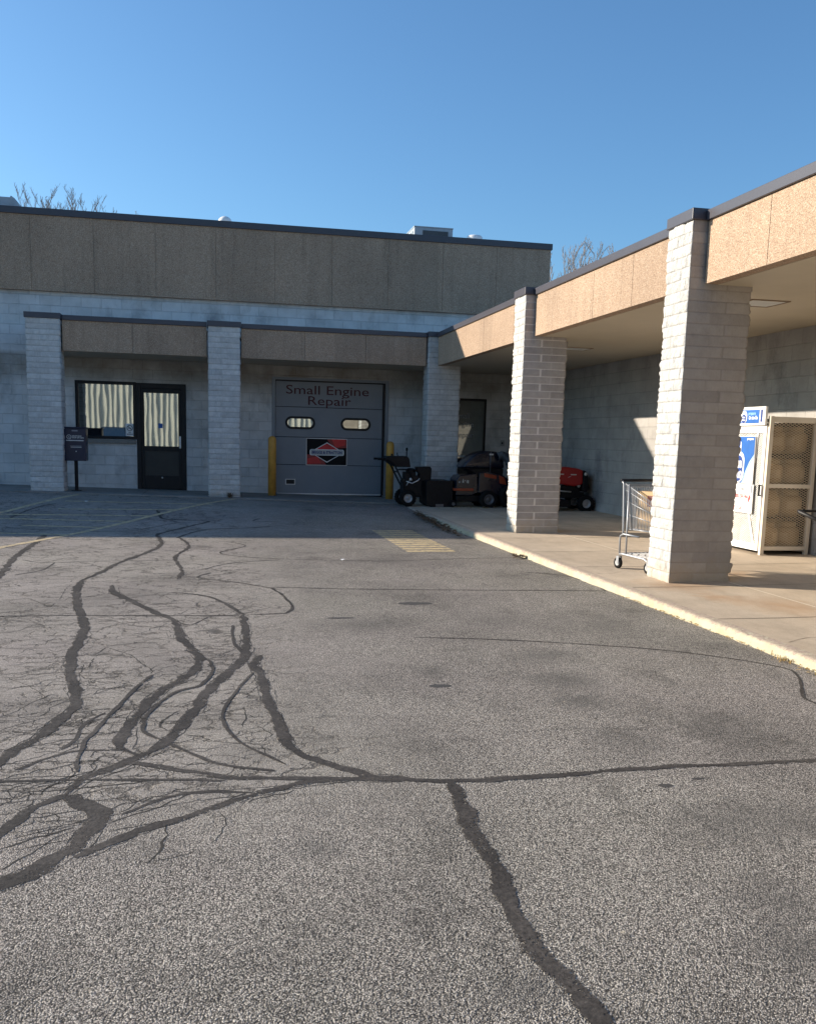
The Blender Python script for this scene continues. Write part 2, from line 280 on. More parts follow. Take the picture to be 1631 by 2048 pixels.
M = dict(
    asphalt=mat_asphalt(), seal=mat_seal(), kerb=mat_kerb(), aggregate=mat_aggregate(),
    walk=mat_concrete('walk_concrete', (0.47, 0.375, 0.275), (0.60, 0.49, 0.37), rust=True),
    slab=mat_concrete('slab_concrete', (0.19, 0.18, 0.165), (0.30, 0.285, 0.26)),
    block_front=mat_block('painted_block_front', 'x', (0.50, 0.50, 0.495), (0.68, 0.68, 0.675), brown_band=0.85,
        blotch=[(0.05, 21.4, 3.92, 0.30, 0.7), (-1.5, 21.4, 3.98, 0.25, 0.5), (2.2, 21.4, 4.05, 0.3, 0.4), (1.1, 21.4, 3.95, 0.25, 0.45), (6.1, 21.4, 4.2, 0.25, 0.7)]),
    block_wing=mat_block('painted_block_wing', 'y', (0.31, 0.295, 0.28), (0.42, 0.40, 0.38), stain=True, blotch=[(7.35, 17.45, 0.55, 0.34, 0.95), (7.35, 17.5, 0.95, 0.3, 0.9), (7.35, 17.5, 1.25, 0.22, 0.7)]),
    split_white=mat_split('split_face_white', (0.53, 0.52, 0.505), (0.70, 0.69, 0.67), (0.36, 0.35, 0.335), 0.018),
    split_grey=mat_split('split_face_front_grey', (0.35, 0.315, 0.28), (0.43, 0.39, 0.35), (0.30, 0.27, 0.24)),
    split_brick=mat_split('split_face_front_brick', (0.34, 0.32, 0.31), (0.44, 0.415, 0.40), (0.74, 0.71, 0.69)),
    coping=plain('navy_coping_metal', (0.052, 0.050, 0.064), 0.38, 0.0, 0.08, 2.0),
    soffit=plain('cream_soffit', (0.50, 0.435, 0.33), 0.7, 0, 0.05, 1.5),
    backing=plain('panel_joint', (0.30, 0.235, 0.17), 0.9),
    roof=plain('roof_membrane', (0.3, 0.3, 0.3), 0.9),
    black=plain('black_frame', (0.010, 0.010, 0.012), 0.5, 0, 0.2, 8, 0.3),
    dark=plain('dark_machine_black', (0.006, 0.0065, 0.009), 0.5, 0, 0.3, 12, 0.22),
    rubber=plain('rubber', (0.009, 0.009, 0.0095), 0.85, 0, 0.3, 30, 0.2),
    glass=mat_glass(), glass_dark=mat_glass(.13, 'dark_door_glass'),
    door_paint=plain('blue_grey_door_paint', (0.20, 0.225, 0.255), 0.45, 0, 0.06, 2.5),
    door_panel=plain('dark_door_panel', (0.03, 0.028, 0.024), 0.55),
    maroon=plain('dark_maroon_lettering', (0.06, 0.008, 0.014), 0.6),
    white=plain('white_paint', (0.80, 0.80, 0.80), 0.5, 0, 0.03),
    offwhite=plain('offwhite_letter', (0.55, 0.55, 0.52), 0.6, 0, 0.05),
    signblack=plain('sign_black', (0.004, 0.004, 0.005), 0.6, 0, 0.1, 6, .2),
    signred=plain('sign_red', (0.62, 0.006, 0.014), 0.4, 0, 0.15, 3),
    darkred=plain('sign_dark_red', (0.26, 0.004, 0.009), 0.4, 0, 0.15, 3),
    navy=plain('navy_print', (0.012, 0.035, 0.16), 0.5),
    blue=plain('blue_print', (0.012, 0.115, 0.42), 0.45),
    deepblue=plain('deep_blue_print', (0.012, 0.05, 0.24), 0.45),
    skyblue=plain('pale_blue_print', (0.30, 0.56, 0.85), 0.5),
    redprint=plain('red_print', (0.72, 0.06, 0.06), 0.5),
    greyprint=plain('grey_print', (0.24, 0.25, 0.28), 0.6),
    yellow=plain('bollard_yellow', (0.62, 0.33, 0.06), 0.5, 0, 0.18, 7),
    boxnavy=plain('drop_box_navy', (0.006, 0.008, 0.034), 0.4, 0, 0.1),
    chrome=plain('zinc_wire', (0.33, 0.34, 0.36), 0.4, 0.35, 0.08, 10),
    beige=plain('beige_enamel', (0.66, 0.59, 0.49), 0.5, 0, 0.06),
    cagewhite=plain('cage_white', (0.80, 0.79, 0.77), 0.5, 0, 0.03),
    meshtan=plain('expanded_metal_tan', (0.55, 0.46, 0.34), 0.5, 0, 0.1),
    tank=plain('gas_cylinder_paint', (0.36, 0.25, 0.135), 0.45, 0, 0.14, 9),
    darkmetal=plain('cage_dark_inside', (0.018, 0.012, 0.008), 0.7),
    brass=plain('brass', (0.65, 0.45, 0.15), 0.35, 0.8),
    orange=plain('orange_plastic', (0.34, 0.05, 0.015), 0.4),
    tblue=plain('tractor_blue_black', (0.008, 0.012, 0.024), 0.25),
    red=plain('tractor_red', (0.36, 0.012, 0.010), 0.28, 0, 0.06),
    rim=plain('wheel_rim_grey', (0.40, 0.40, 0.42), 0.4, 0.3),
    darkrim=plain('wheel_rim_dark', (0.12, 0.125, 0.14), 0.4, 0.3),
    card=plain('cardboard', (0.48, 0.33, 0.18), 0.85, 0, 0.08),
    spot=plain('tar_spot', (0.06, 0.055, 0.05), 0.7, 0, .3, 40),
    hose=plain('ribbed_hose', (0.045, 0.05, 0.06), 0.4),
    grit=plain('grit', (0.30, 0.26, 0.20), 0.9, 0, .7, 3),
    cyl_label=plain('cylinder_label', (0.46, 0.35, 0.22), 0.6),
    brown=plain('brown_print', (0.16, 0.05, 0.035), 0.7),
    hvac=plain('hvac_grey_blue', (0.30, 0.36, 0.42), 0.5, 0.1),
    hvacdark=plain('hvac_grille', (0.05, 0.06, 0.07), 0.6),
    galv=plain('galvanised', (0.62, 0.63, 0.64), 0.4, 0.3),
    bark=plain('bare_bark', (0.30, 0.24, 0.19), 0.9, 0, 0.2, 5),
    siding=plain('cream_metal_siding', (0.54, 0.53, 0.48), 0.55, 0, 0.04),
    suv=plain('dark_blue_car_paint', (0.004, 0.006, 0.016), 0.22),
    grass=plain('dry_grass', (0.36, 0.24, 0.08), 0.9, 0, 0.35, 15),
    leaf=plain('dead_leaves', (0.10, 0.065, 0.035), 0.9, 0, 0.45, 25),
    yline=mat_sealpaint('worn_yellow_line', (0.58, 0.45, 0.26), 0.54),
    yhatch=mat_sealpaint('worn_yellow_hatch', (0.56, 0.44, 0.25), 0.55),
    jointlight=plain('pale_joint_filler', (0.74, 0.66, 0.54), 0.8),
    jointdark=plain('dark_joint', (0.10, 0.08, 0.06), 0.9),
    outlet=plain('outlet_grey', (0.32, 0.33, 0.32), 0.6),
)

# ------------------------------------------------------------------ mesh helpers
class MB:
    def __init__(s): s.v = []; s.f = []; s.m = []; s.mats = []; s.sm = []
    def _mi(s, mat):
        if mat is None: mat = '_'
        if mat not in s.mats: s.mats.append(mat)
        return s.mats.index(mat)
    def add(s, vs, fs, mat=None, smooth=False):
        o = len(s.v); s.v += [tuple(q) for q in vs]; i = s._mi(mat)
        for f in fs: s.f.append([k + o for k in f]); s.m.append(i); s.sm.append(smooth)
        return s
    def box(s, x0, y0, z0, x1, y1, z1, mat=None):
        return s.add([(x0,y0,z0),(x1,y0,z0),(x1,y1,z0),(x0,y1,z0),(x0,y0,z1),(x1,y0,z1),(x1,y1,z1),(x0,y1,z1)],
                     [(0,3,2,1),(4,5,6,7),(0,1,5,4),(1,2,6,5),(2,3,7,6),(3,0,4,7)], mat)
    def prism(s, poly, axis, a, b, mat=None, smooth=False):
        """extrude a 2-D polygon along axis ('x','y','z') from a to b"""
        def P(u, v, w):
            return (w, u, v) if axis == 'x' else (u, w, v) if axis == 'y' else (u, v, w)
        n = len(poly); vs = [P(u, v, a) for u, v in poly] + [P(u, v, b) for u, v in poly]
        fs = [list(range(n))[::-1], list(range(n, 2 * n))] + [(i, (i + 1) % n, n + (i + 1) % n, n + i) for i in range(n)]
        return s.add(vs, fs, mat, smooth)
    def tube(s, pts, r, n=8, mat=None, cap=True, r1=None):
        pts = [Vector(p) for p in pts]; vs = []; fs = []; K = len(pts)
        prev = None
        for i, p in enumerate(pts):
            d = (pts[min(i + 1, K - 1)] - pts[max(i - 1, 0)]).normalized()
            if prev is None:
                a = d.orthogonal().normalized()
            else:
                a = (prev - d * prev.dot(d)); a = a.normalized() if a.length > 1e-6 else d.orthogonal().normalized()
            prev = a; bb = d.cross(a)
            rr = r if r1 is None else r + (r1 - r) * i / max(1, K - 1)
            for k in range(n):
                t = 2 * math.pi * k / n; vs.append(p + (a * math.cos(t) + bb * math.sin(t)) * rr)
        for i in range(K - 1):
            for k in range(n):
                fs.append((i * n + k, i * n + (k + 1) % n, (i + 1) * n + (k + 1) % n, (i + 1) * n + k))
        if cap: fs += [list(range(n))[::-1], list(range((K - 1) * n, K * n))]
        return s.add(vs, fs, mat, n > 5)
    def lathe(s, prof, c=(0, 0, 0), axis='z', n=24, mat=None, smooth=True, cap=True):
        vs = []; fs = []; K = len(prof)
        for (r, h) in prof:
            for k in range(n):
                t = 2 * math.pi * k / n; u, v = r * math.cos(t), r * math.sin(t)
                q = (u, v, h) if axis == 'z' else (u, h, v) if axis == 'y' else (h, u, v)
                vs.append((q[0] + c[0], q[1] + c[1], q[2] + c[2]))
        for i in range(K - 1):
            for k in range(n): fs.append((i * n + k, i * n + (k + 1) % n, (i + 1) * n + (k + 1) % n, (i + 1) * n + k))
        if cap and prof[0][0] > 1e-4: fs.append(list(range(n))[::-1])
        if cap and prof[-1][0] > 1e-4: fs.append(list(range((K - 1) * n, K * n)))
        return s.add(vs, fs, mat, smooth)
    def build(s, name, mat=None, parent=None, world=True, bevel=0.0, prefix=''):
        me = bpy.data.meshes.new(name)
        off = Vector((0, 0, 0))
        if parent is not None and world:
            r = parent
            while r.parent: r = r.parent
            off = r.location.copy()
        me.from_pydata([(q[0] - off.x, q[1] - off.y, q[2] - off.z) for q in s.v], [], s.f)
        for k in s.mats: me.materials.append(M[(mat or 'black') if k == '_' else k])
        me.polygons.foreach_set('material_index', s.m); me.polygons.foreach_set('use_smooth', s.sm)
        me.validate(); me.update()
        import bmesh
        bm = bmesh.new(); bm.from_mesh(me); bmesh.ops.recalc_face_normals(bm, faces=bm.faces) if len(bm.faces) < 60000 else None; bm.to_mesh(me); bm.free()
        o = bpy.data.objects.new(name, me); col.objects.link(o)
        if parent is not None: o.parent = parent
        if bevel:
            b = o.modifiers.new('bevel', 'BEVEL'); b.width = bevel; b.segments = 2; b.limit_method = 'ANGLE'
        return o
def tag(o, label=None, cat=None, group=None, kind=None):
    if label: o['label'] = label
    if cat: o['category'] = cat
    if group: o['group'] = group
    if kind: o['kind'] = kind
    return o
def thing(name, label, cat, loc=(0, 0, 0), rz=0.0, group=None):
    o = bpy.data.objects.new(name, None); col.objects.link(o); o.empty_display_size = 0.2
    o.location = loc; o.rotation_euler = (0, 0, rz)
    return tag(o, label, cat, group)
def text_pts(body, size, xs=1.0, align='LEFT', bold=0.0, space=1.0):
    cu = bpy.data.curves.new('t', 'FONT'); cu.body = body; cu.size = size; cu.align_x = align; cu.offset = bold; cu.space_character = space
    cu.resolution_u = 3
    ob = bpy.data.objects.new('t', cu); col.objects.link(ob)
    dg = bpy.context.evaluated_depsgraph_get(); me = bpy.data.meshes.new_from_object(ob.evaluated_get(dg))
    vs = [(v.co.x * xs, v.co.y) for v in me.vertices]; fs = [list(p.vertices) for p in me.polygons]
    bpy.data.objects.remove(ob); bpy.data.meshes.remove(me); bpy.data.curves.remove(cu)
    return vs, fs
class Face:
    """a local 2-D drawing frame on a flat face: origin o, u to the right, v up, n outwards"""
    def __init__(s, o, u, v, n): s.o = Vector(o); s.u = Vector(u); s.v = Vector(v); s.n = Vector(n)
    def P(s, a, b, d=0.0): return s.o + s.u * a + s.v * b + s.n * d
    def poly(s, mb, pts, d0, d1, mat):
        n = len(pts); vs = [s.P(a, b, d0) for a, b in pts] + [s.P(a, b, d1) for a, b in pts]
        mb.add(vs, [list(range(n)), list(range(n, 2 * n))] + [(i, (i + 1) % n, n + (i + 1) % n, n + i) for i in range(n)], mat)
    def rect(s, mb, a0, b0, a1, b1, d0, d1, mat): s.poly(mb, [(a0, b0), (a1, b0), (a1, b1), (a0, b1)], d0, d1, mat)
    def text(s, mb, body, a, b, size, d, mat, xs=1.0, align='LEFT', bold=0.0, rot=0.0, space=1.0):
        vs, fs = text_pts(body, size, xs, align, bold, space)
        cr, sr = math.cos(rot), math.sin(rot)
        mb.add([s.P(a + x * cr - y * sr, b + x * sr + y * cr, d) for x, y in vs], fs, mat)
def rounded(a0, b0, a1, b1, r, n=5):
    pts = []
    for cx_, cy_, st in ((a1 - r, b0 + r, -90), (a1 - r, b1 - r, 0), (a0 + r, b1 - r, 90), (a0 + r, b0 + r, 180)):
        for k in range(n + 1):
            t = R(st + 90 * k / n); pts.append((cx_ + r * math.cos(t), cy_ + r * math.sin(t)))
    return pts
def sstep(t): t = min(1.0, max(0.0, t)); return t * t * (3 - 2 * t)
def lot_z(x, y): return 0.085 + sstep((y - 14) / 5.3) * (0.09 + 0.02 * (3.8 - max(x, -14)))
def walk_z(x, y): return 0.145 + 0.002 * min(y, 21.5) + 0.016 * max(0.0, x - 4.44)
def slab_z(x): return lot_z(x, 19.5) + 0.03
SEALS= [[[[-0.7,2.92],[-0.66,2.99],[-0.6,3.06],[-0.53,3.15],[-0.47,3.27],[-0.43,3.44],[-0.43,3.56],[-0.5,3.67],[-0.57,3.77]],0.1],[[[-0.46,3.17],[-0.35,3.28],[-0.23,3.39],[-0.14,3.45],[-0.02,3.54],[0.14,3.66],[0.3,3.74],[0.44,3.79],[0.81,3.76]],0.055],[[[-0.57,3.77],[-0.66,3.64],[-0.71,3.53],[-0.74,3.42],[-0.79,3.3]],0.06],[[[-0.57,3.77],[-0.52,3.95],[-0.44,4.03],[-0.36,4.15],[-0.32,4.2],[-0.24,4.33],[-0.18,4.53],[-0.1,4.86],[-0.03,5.24],[0.07,5.63],[0.17,5.95],[0.22,6.3],[0.24,7.17],[0.24,7.58]],0.08],[[[0.24,7.58],[0.16,7.92],[0.02,8.37],[-0.15,8.61],[-0.38,8.73]],0.05],[[[-0.32,4.2],[-0.41,4.33],[-0.42,4.56],[-0.38,4.76],[-0.37,4.89],[-0.29,5.27],[-0.16,5.59],[-0.09,5.9],[-0.11,6.25],[-0.21,6.74],[-0.3,7.4],[-0.45,7.73],[-0.67,8.28],[-0.86,8.75],[-0.92,9.19]],0.08],[[[-0.36,4.13],[-0.23,4.05],[-0.06,3.95],[0.05,3.88],[0.2,3.85],[0.46,3.81],[0.81,3.76]],0.05],[[[-0.93,3.95],[-0.85,3.95],[-0.56,3.93],[-0.26,3.89],[0.05,3.84]],0.03],[[[0.81,3.77],[0.67,3.81],[0.56,3.92],[0.41,4.09],[0.34,4.27],[0.32,4.47],[0.31,4.76],[0.29,5.26],[0.28,5.61],[0.25,5.87],[0.31,6.14]],0.075],[[[-0.93,4.01],[-0.9,4.19],[-0.87,4.35],[-0.8,4.52],[-0.76,4.76],[-0.71,5.02],[-0.75,5.37],[-0.83,5.78],[-0.88,6.25],[-0.9,6.88],[-0.93,7.25],[-1.09,8.11],[-1.2,8.9],[-1.23,9.52]],0.085],[[[-1.23,9.52],[-1.12,10.03],[-1.0,10.82],[-0.83,11.5],[-0.67,12.28],[-0.66,12.94],[-0.76,13.83],[-0.67,14.2],[-0.35,15.0],[-0.07,15.56],[-0.15,15.74],[-0.5,15.79],[-0.78,15.9],[-0.86,16.5],[-0.94,16.98]],0.07],[[[-0.34,9.53],[-0.31,10.14],[-0.42,11.29],[-0.29,12.35],[-0.4,13.27],[-0.44,13.61],[-0.09,14.58],[0.56,14.85],[1.06,15.22]],0.06],[[[0.24,7.58],[0.5,7.62],[0.6,7.67],[0.66,7.96],[0.62,8.54],[0.57,8.83],[0.61,8.98],[1.28,8.87],[2.24,8.77],[3.23,8.7],[3.81,8.65]],0.035],[[[-2.06,9.36],[-2.04,9.86],[-2.14,10.84],[-2.18,11.44],[-2.2,12.3],[-2.23,13.3],[-2.26,13.75]],0.09],[[[0.24,12.97],[0.42,12.47],[0.13,11.89],[0.11,11.63],[0.23,11.46],[0.42,11.3],[0.78,11.14],[1.94,10.95],[2.84,11.14],[3.5,11.24],[3.75,11.29]],0.03],[[[-0.08,10.27],[0.21,10.76],[0.77,11.06]],0.025],[[[-0.01,10.0],[-0.13,9.76],[-0.1,9.58],[0.27,9.28],[0.62,8.84]],0.03],[[[3.31,4.47],[3.34,4.64],[3.35,4.77],[3.51,5.04],[3.64,5.28],[3.66,5.48],[3.43,5.78],[3.03,6.09],[2.38,6.37],[1.87,6.53],[1.44,6.61]],0.022],[[[0.69,3.79],[0.97,3.71],[1.42,3.72],[1.91,3.76],[2.39,3.75],[2.72,3.75],[3.16,3.73]],0.045],[[[0.97,3.71],[0.96,3.45],[0.93,3.12],[0.93,2.91],[0.9,2.7],[0.89,2.45],[0.9,2.29],[0.92,2.14],[0.93,2.01],[0.95,1.8]],0.07],[[[0.24,5.68],[0.11,5.18],[0.05,4.84],[0.07,4.54],[0.14,4.3],[0.25,4.11],[0.31,4.0]],0.02],[[[-0.2,4.36],[-0.08,4.18],[0.05,4.03],[0.26,3.93]],0.025],[[[-0.35,5.67],[-0.41,5.45],[-0.48,5.04],[-0.54,4.69],[-0.58,4.42],[-0.58,4.18],[-0.56,4.02]],0.03],[[[-1.68,7.62],[-1.6,7.64],[-1.05,7.64],[-0.48,7.6],[0.0,7.57],[0.23,7.53]],0.022],[[[-3.08,15.72],[-2.99,16.52],[-2.85,17.12],[-2.66,17.55]],0.05],[[[-3.02,14.71],[-2.39,14.43],[-1.3,14.28],[-0.62,15.3],[-0.41,15.42]],0.03],[[[-0.02,6.03],[-0.0,5.76],[-0.07,5.41],[-0.21,5.26],[-0.32,4.88],[-0.33,4.58],[-0.24,4.42]],0.03],[[[3.4,9.96],[3.76,9.68],[3.84,9.03],[3.77,8.62]],0.03],[[[0.78,16.09],[0.68,15.74],[1.09,15.68]],0.04]]
MARKS= [[[[-3.94,15.59],[-3.34,16.28],[-2.5,19.28]],0.1],[[[-2.79,10.98],[-2.52,12.18],[-2.19,13.09],[-1.26,15.55],[0.57,19.68]],0.1],[[[-2.57,17.92],[0.02,18.06]],0.1],[[[-2.53,16.84],[-0.49,17.09]],0.1],[[[-3.31,16.12],[-0.99,16.21]],0.1],[[[-3.22,15.67],[-1.31,15.5]],0.1],[[[-2.76,14.93],[-1.59,14.74]],0.1],[[[-2.87,13.95],[-1.94,13.77]],0.1]]
CRACKS=[[[-0.82,3.82],[-0.64,3.81],[-0.42,3.84],[-0.22,3.88]],[[-0.8,3.69],[-0.67,3.73],[-0.45,3.68],[-0.25,3.73],[0.05,3.73],[0.3,3.75]],[[-0.76,3.51],[-0.66,3.54],[-0.54,3.58],[-0.41,3.62],[-0.21,3.67],[-0.0,3.73]],[[-0.38,3.46],[-0.31,3.51],[-0.2,3.59],[-0.09,3.71],[0.05,3.72]],[[-0.71,3.27],[-0.61,3.36],[-0.49,3.43],[-0.45,3.47]],[[-0.68,3.11],[-0.62,3.2],[-0.53,3.37],[-0.47,3.43]],[[-0.83,3.96],[-0.66,3.99],[-0.53,3.95]],[[-0.19,3.43],[-0.17,3.32],[-0.18,3.19],[-0.24,3.06]],[[-1.04,4.88],[-0.98,4.96],[-0.91,5.18],[-0.83,5.33]],[[-1.22,5.76],[-1.03,5.51],[-0.85,5.18]],[[-0.76,6.39],[-0.69,6.46],[-0.52,6.22],[-0.37,5.8],[-0.36,5.67]],[[-1.22,6.28],[-1.15,6.57],[-1.04,6.85]],[[-0.77,7.14],[-0.61,7.32],[-0.47,7.41]],[[-0.64,5.26],[-0.51,5.43],[-0.42,5.45]],[[-0.28,7.4],[-0.09,7.19],[-0.0,6.64]],[[-1.75,8.39],[-1.52,8.44],[-1.29,8.01],[-1.27,8.37],[-1.32,9.52]],[[-0.17,4.91],[-0.25,4.74],[-0.26,4.66],[-0.2,4.53]],[[0.16,4.92],[0.16,4.74],[0.12,4.49],[0.02,4.31]],[[-0.14,4.48],[-0.06,4.45],[0.01,4.35]],[[-0.7,6.46],[-0.74,6.24],[-0.75,5.71]],[[-0.89,4.15],[-0.77,4.17],[-0.64,4.17],[-0.43,4.16]],[[-0.99,4.66],[-0.92,4.74],[-0.84,4.81],[-0.66,4.97],[-0.49,5.14]],[[-0.28,4.08],[-0.1,3.97],[0.05,3.89]],[[-0.66,4.71],[-0.57,4.78],[-0.41,4.85]],[[-0.83,6.71],[-0.69,6.38],[-0.65,5.7],[-0.57,5.35]],[[-0.52,7.03],[-0.42,6.59],[-0.43,6.07],[-0.34,5.67]]]
THIN=[[[-0.18,6.34],[-0.03,6.03],[-0.0,5.76]],[[0.15,7.17],[0.14,6.63],[0.18,6.3],[0.21,6.15]],[[-0.67,4.33],[-0.63,4.46],[-0.62,4.7],[-0.54,4.91]],[[-0.82,4.08],[-0.7,4.23],[-0.58,4.31],[-0.39,4.29]],[[0.14,3.69],[-0.05,3.72],[-0.2,3.67],[-0.34,3.53]],[[-1.68,10.82],[-1.71,10.23],[-1.91,9.87]],[[-2.05,11.04],[-1.78,10.82],[-1.22,10.93],[-0.41,11.04]],[[-0.04,7.49],[-0.17,7.19],[-0.28,7.4]]]
# ------------------------------------------------------------------ ground
def grid_axis(a, b, base, fine0, fine1, step):
    out = [q for q in base if q < fine0] ; x = fine0
    while x < fine1 - 1e-6: out.append(round(x, 4)); x += step
    out.append(fine1); out += [q for q in base if q > fine1]
    return out
xs = grid_axis(0, 0, [-900, -300, -120, -60, -40, -30, 60, 200, 900], -20, 14, 1.0)
ys = grid_axis(0, 0, [-900, -300, -100, -50, -20, -5, 5, 10, 13, 40, 100, 300, 900], 14, 20, 0.2)
mb = MB(); vs = [(x, y, lot_z(x, y)) for y in ys for x in xs]; nx = len(xs)
mb.add(vs, [(j*nx+i, j*nx+i+1, (j+1)*nx+i+1, (j+1)*nx+i) for j in range(len(ys)-1) for i in range(nx-1)])
lot = mb.build('asphalt_lot', 'asphalt'); tag(lot, 'grey chip-seal asphalt car park with brown tar-sealed cracks', 'car park', kind='structure')

def ribbon(pts, wid, seed=0, jit=0.22, taper=True, step=0.035, z=0.004, zf=lot_z, smooth=True):
    """flat strip following a polyline on the ground"""
    P = [Vector((p[0], p[1], 0)) for p in pts]
    # Catmull-Rom smoothing
    out = []
    for i in range(len(P) - 1):
        p0, p1, p2, p3 = P[max(i-1, 0)], P[i], P[i+1], P[min(i+2, len(P)-1)]
        n = max(1, int((p2 - p1).length / step)) if smooth else 1
        for k in range(n):
            t = k / n
            out.append(0.5 * ((2*p1) + (p2-p0)*t + (2*p0-5*p1+4*p2-p3)*t*t + (3*p1-p0-3*p2+p3)*t**3))
    out.append(P[-1]); vs = []; n = len(out)
    for i, p in enumerate(out):
        d = out[min(i+1, n-1)] - out[max(i-1, 0)]
        d = d.normalized() if d.length > 1e-6 else Vector((1, 0, 0)); q = Vector((-d.y, d.x, 0))
        f = 1.0
        if taper: f = min(1.0, 0.25 + i / max(1, n * 0.06), 0.25 + (n - 1 - i) / max(1, n * 0.06))
        a = 1 + jit * 2.2 * noise.noise(Vector((p.x * 9 + seed, p.y * 9, 0.3))) + jit * noise.noise(Vector((p.x * 40, p.y * 40 + seed, 1)))
        b = 1 + jit * 2.2 * noise.noise(Vector((p.x * 9, p.y * 9 + seed, 5.3))) + jit * noise.noise(Vector((p.x * 40 + seed, p.y * 40, 6)))
        u = p + q * wid * .5 * a * f; v = p - q * wid * .5 * b * f
        vs += [(u.x, u.y, zf(u.x, u.y) + z), (v.x, v.y, zf(v.x, v.y) + z)]
    return vs, [(2*i, 2*i+1, 2*i+3, 2*i+2) for i in range(n - 1)]
def edge(o, wide=True):
    n = len(o.data.vertices); at = o.data.attributes.new('edge', 'FLOAT', 'POINT'); at.data.foreach_set('value', [float(i % 2) if wide else 0.5 for i in range(n)]); return o
for i, (pts, wd) in enumerate(SEALS):
    wd *= .84 if i not in (18, 19) else 1.0
    mb = MB(); mb.add(*ribbon(pts, wd, seed=i * 7.3, jit=0.34, z=0.0013 + 0.00005 * i)); edge(mb.build('crack_seal', 'seal', lot), wd > .019)
for i, pts in enumerate(THIN):
    mb = MB(); mb.add(*ribbon(pts, .022, seed=i * 3.1, jit=0.5, z=0.0011 + 0.00002 * i)); edge(mb.build('crack_seal', 'seal', lot), False)
# open hairline cracks: a random-walk network over the worn left part, one part of the lot
rnd = random.Random(5)
mb = MB()
def crack(pts, wd):
    if len(pts) > 2: mb.add(*ribbon(pts, wd, seed=rnd.random() * 50, jit=0.7, step=0.02, z=0.0007, smooth=False))
def walk_crack(x, y, a, n, wd, depth=0):
    pts = [(x, y)]; a0 = a
    for k in range(n):
        a = a0 + rnd.gauss(0, 0.62); a0 += rnd.gauss(0, 0.13); s = rnd.uniform(0.012, 0.038) * (1 + (y - 3) * 0.09)
        x += math.cos(a) * s; y += math.sin(a) * s
        if x > 0.14 + 0.10 * (y - 3) or y < 3.45 + .75 * (x + .45): break
        pts.append((x, y))
        if depth < 1 and rnd.random() < 0.04: walk_crack(x, y, a0 + rnd.choice((-1, 1)) * rnd.uniform(0.6, 1.3), max(4, n // 5), wd * 0.8, depth + 1)
    crack(pts, wd)
def along(pts, off, wd):      # reopened crack running inside or beside a seal
    P = [Vector((p[0], p[1], 0)) for p in pts]; out = []
    for i in range(len(P) - 1):
        n = max(1, int((P[i+1] - P[i]).length / 0.03)); d = (P[i+1] - P[i]).normalized(); q = Vector((-d.y, d.x, 0))
        for k in range(n):
            c = P[i].lerp(P[i+1], k / n); o_ = off * (1 + 1.3 * noise.noise(Vector((c.x * 3, c.y * 3, off * 90)))) + rnd.gauss(0, 0.004); c = c + q * o_; out.append((c.x, c.y))
    k = 0
    while k < len(out):
        n = rnd.randint(8, 40); crack(out[k:k+n], wd * rnd.uniform(.6, 1.2)); k += n + rnd.randint(0, 10)
along([(1.43,4.34),(1.83,4.35),(2.25,4.28),(2.48,4.17),(2.87,3.96)], .003, .004)
for pts in CRACKS[:-2]: along(pts, .004, rnd.uniform(.0045, .009))
for k in range(210):
    y = 3.1 + 7.2 * rnd.random() ** 1.2
    xmax = 0.02 + 0.09 * (y - 3); x = rnd.uniform(-0.26 * y, xmax)
    walk_crack(x, y, rnd.choice((0.25, 0.45, 0.1, 3.3, 3.5)) + rnd.gauss(0, 0.15) + .03 * (y - 3), rnd.randint(8, 40), rnd.uniform(0.0022, 0.0055))
for i in (0, 1, 3, 5, 6, 8, 9, 10, 13):
    pts, wd = SEALS[i]
    for o_ in (-.42, .40): along(pts, wd * o_, .004)
    if i in (9, 13, 0): along(pts, 0.02, .004); along(pts, -.012, .004)
for (pts, wd) in (([(-0.9,4.35),(-0.6,4.5),(-0.35,4.62)],.005), ([(-0.62,3.72),(-0.3,3.86),(0.05,3.88),(0.5,3.80)],.005), ([(-0.7,3.35),(-0.45,3.5),(-0.1,3.62),(0.25,3.70),(0.6,3.77)],.007),
                  ([(-0.68,3.25),(-0.4,3.36),(-0.05,3.5),(0.1,3.58),(0.35,3.7)],.006), ([(0.02,3.5),(0.04,3.38),(0.0,3.25),(-0.08,3.15),(-0.25,3.1)],.005), ([(0.2,4.6),(0.27,4.45),(0.2,4.3)],.006)):
    along(pts, .004, wd)
hc = mb.build('open_cracks', 'black', lot); tag(hc, kind='stuff')
hc.data.materials[0] = plain('crack_shadow_dirt', (0.03, 0.027, 0.024), 0.95)
# small repair spots on the asphalt
mb = MB()
for (x, y, rx, ry) in ((1.74, 8.04, .16, .07), (1.3, 5.25, .07, .035), (1.87, 3.54, .035, .02), (2.05, 3.6, .03, .012), (1.0, 7.4, .12, .03)):
    mb.add([(x + rx * math.cos(t * .628), y + ry * math.sin(t * .628) * (1 + .2 * math.sin(t * 3)), lot_z(x, y) + 0.0015) for t in range(10)], [list(range(10))])
mb.build('tar_spot', 'spot', lot)
# painted lines
for i, (pts, wd) in enumerate(MARKS):
    mb = MB(); mb.add(*ribbon(pts, wd, seed=i, jit=0.08, taper=False, step=0.15, z=0.0026 + 0.0001 * i)); mb.build('parking_line', 'yline', lot)
mb = MB(); y = 11.85
while y < 14.6:
    t = (y - 11.8) / 2.8
    mb.add([(2.45, y, lot_z(2.45, y) + .0012), (3.10, y + .04, lot_z(3, y) + .003), (3.10, y + .21, lot_z(3, y + .2) + .003), (2.45, y + .17, lot_z(2.45, y + .2) + .003)], [(0, 1, 2, 3)])
    y += 0.262
mb.build('hatched_marking', 'yhatch', lot)

